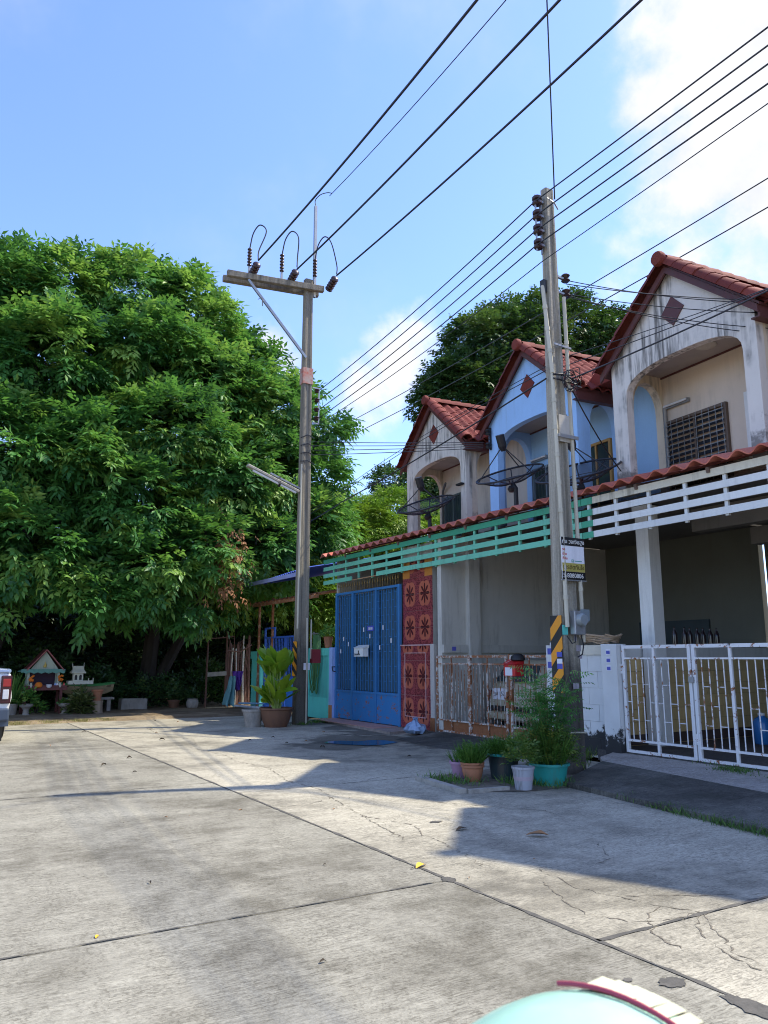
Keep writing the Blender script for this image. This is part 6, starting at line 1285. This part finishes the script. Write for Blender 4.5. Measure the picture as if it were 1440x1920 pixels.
# plastic bag
rg = random.Random(4); mb = MB().lathe([(.02, 0), (.15, .02), (.20, .09), (.17, .17), (.08, .21), (.03, .27), (.05, .30)], n=22); mb.v = [(x * rg.uniform(.75, 1.2), y * rg.uniform(.75, 1.2) * 1.3, z * rg.uniform(.85, 1.1)) for x, y, z in mb.v]
tag(mb.build('rubbish_bag', paint('bag_blue', (.26, .36, .52), .25, .35, .2, (.05, .06, .08), 6, False), None, True, (8.75, 13.35, .03)), 'crumpled blue plastic bag at the foot of the tiled pier', 'plastic bag')
# bottles on the low wall, water drums
M_bot = glass('brown_bottle', (.03, .018, .02), .08)
for i, x_ in enumerate((11.30, 11.56, 11.70, 11.90, 12.06, 12.26, 12.44)):
    tag(MB().lathe([(.045, 0), (.047, .19), (.045, .23), (.018, .29), (.016, .33), (.018, .335), (.001, .34)], n=14).build('bottle', M_bot, None, True, (x_, 9.03, 1.702)), ('leftmost', 'second', 'third', 'middle', 'third from right', 'second from right', 'rightmost')[i] + ' dark glass bottle in the row standing on the low wall'.replace('dark glass', 'of the dark glass').replace('bottle in', 'bottles in'), 'bottle', 'row of dark bottles on the low ochre wall')
for i, (x_, y_) in enumerate(((12.0, 8.0), (12.35, 7.85))):
    d = thing('water_drum', ('blue plastic water drum seen through the white gate, left one', 'blue plastic water drum seen through the white gate, right one')[i], 'drum', (x_, y_, .14), 0, 'blue water drums'); MB().lathe([(.13, 0), (.15, .03), (.15, .32), (.11, .40), (.05, .43), (.05, .47), (.001, .47)], n=18).build('body', glass('drum_blue', (.03, .16, .42), .2), d, True); MB().lathe([(.055, .45), (.055, .49), (.001, .49)], n=12).build('cap', M_prwhite, d)

# ============================================================ scooter under the photographer
M_mint = paint('scooter_mint', (.42, .68, .53), .22, .03, 0, rnd=0, bump=0, spec=.6); M_creamp = paint('scooter_cream', (.72, .70, .46), .35, .05, 0, rnd=0); M_pipe = paint('scooter_red', (.36, .05, .08), .3, .05, 0, rnd=0)
sc = thing('motor_scooter', 'mint green scooter nose with cream ribbed band and red piping, close below the camera', 'scooter', (.632, .636, -.020), R(-31))
mb = MB(); n = 32; m_ = 12
for i in range(m_ + 1):
    for j in range(n): a = 2 * math.pi * j / n; q = math.sin(math.pi / 2 * i / m_); mb.v.append((.235 * q * math.cos(a), .20 * q * math.sin(a), .94 + .235 * math.cos(math.pi / 2 * i / m_)))
mb.f = [(i * n + j, i * n + (j + 1) % n, (i + 1) * n + (j + 1) % n, (i + 1) * n + j) for i in range(m_) for j in range(n)]; mb.build('cowl', M_mint, sc, True)
sn = Vector((math.cos(R(48)), math.sin(R(48)), 0)); st_ = Vector((math.sin(R(48)), -math.cos(R(48)), 0))
def rim_pt(off, a, lift):                                           # ring round the cowl in an upright plane, off metres right of its crown
    rr = math.sqrt(max(.0001, .222 ** 2 - off ** 2)) + lift; return tuple(sn * off + st_ * rr * math.cos(a) + Vector((0, 0, .94 + (rr + .012) * math.sin(a))))
for i in range(20):
    a0 = .02 + i * .085; a1 = a0 + .073; q = [rim_pt(.030, a0, .004), rim_pt(.030, a1, .004), rim_pt(.098, a1, .010), rim_pt(.098, a0, .010), rim_pt(.065, (a0 + a1) / 2, .0125)]
    MB().add(q, [(0, 1, 4), (1, 2, 4), (2, 3, 4), (3, 0, 4)]).build('cream_rib', M_creamp, sc, True)
bd = MB()
for i in range(30): bd.v += [rim_pt(.030, .02 + i * .0587, .002), rim_pt(.100, .02 + i * .0587, .007)]
bd.f = [(2 * i, 2 * i + 1, 2 * i + 3, 2 * i + 2) for i in range(29)]; bd.build('rib_band', paint('scooter_tan', (.26, .20, .11), .6, .1, 0), sc, True)
MB().tube([rim_pt(.026, .0 + i * .07, .006) for i in range(27)], .0026, 6).build('piping', M_pipe, sc, True)
MB().lathe([(.05, -.35), (.06, -.15), (.10, 0)], (0, 0, 1.0), 14).build('steering_column', M_mint, sc, True)
MB().tube([(-.34, -.10, .96), (-.18, -.04, .98), (.18, -.04, .98), (.34, -.10, .96)], .014, 8).build('handlebar', M_black, sc, True)
loft([[(-.04, .16, .25), (.04, .16, .25), (.05, .05, .25), (-.05, .05, .25)], [(-.18, .12, .45), (.18, .12, .45), (.18, .06, .45), (-.18, .06, .45)], [(-.20, .06, .75), (.20, .06, .75), (.20, .0, .75), (-.20, .0, .75)], [(-.08, .04, .95), (.08, .04, .95), (.08, -.03, .95), (-.08, -.03, .95)]]).build('leg_shield', M_mint, sc, True)
for yy in (.30, -.95): wh = MB().lathe([(.13, -.05), (.20, -.045), (.215, 0), (.20, .045), (.13, .05)], (0, yy, .215), 22, axis=(1, 0, .0001)).build('wheel', M_tyre, sc, True); MB().lathe([(.12, -.045), (.12, .045)], (0, yy, .215), 16, axis=(1, 0, .0001)).build('rim', M_chrome, wh, True)
MB().lathe([(.0, -.07), (.22, -.06), (.24, 0), (.22, .06), (0, .07)], (0, .30, .245), 20, axis=(1, 0, .0001)).build('front_fender', M_mint, sc, True)
MB().box((-.15, -.45, .24), (.15, .06, .30)).build('floorboard', M_black, sc, bevel=.02)
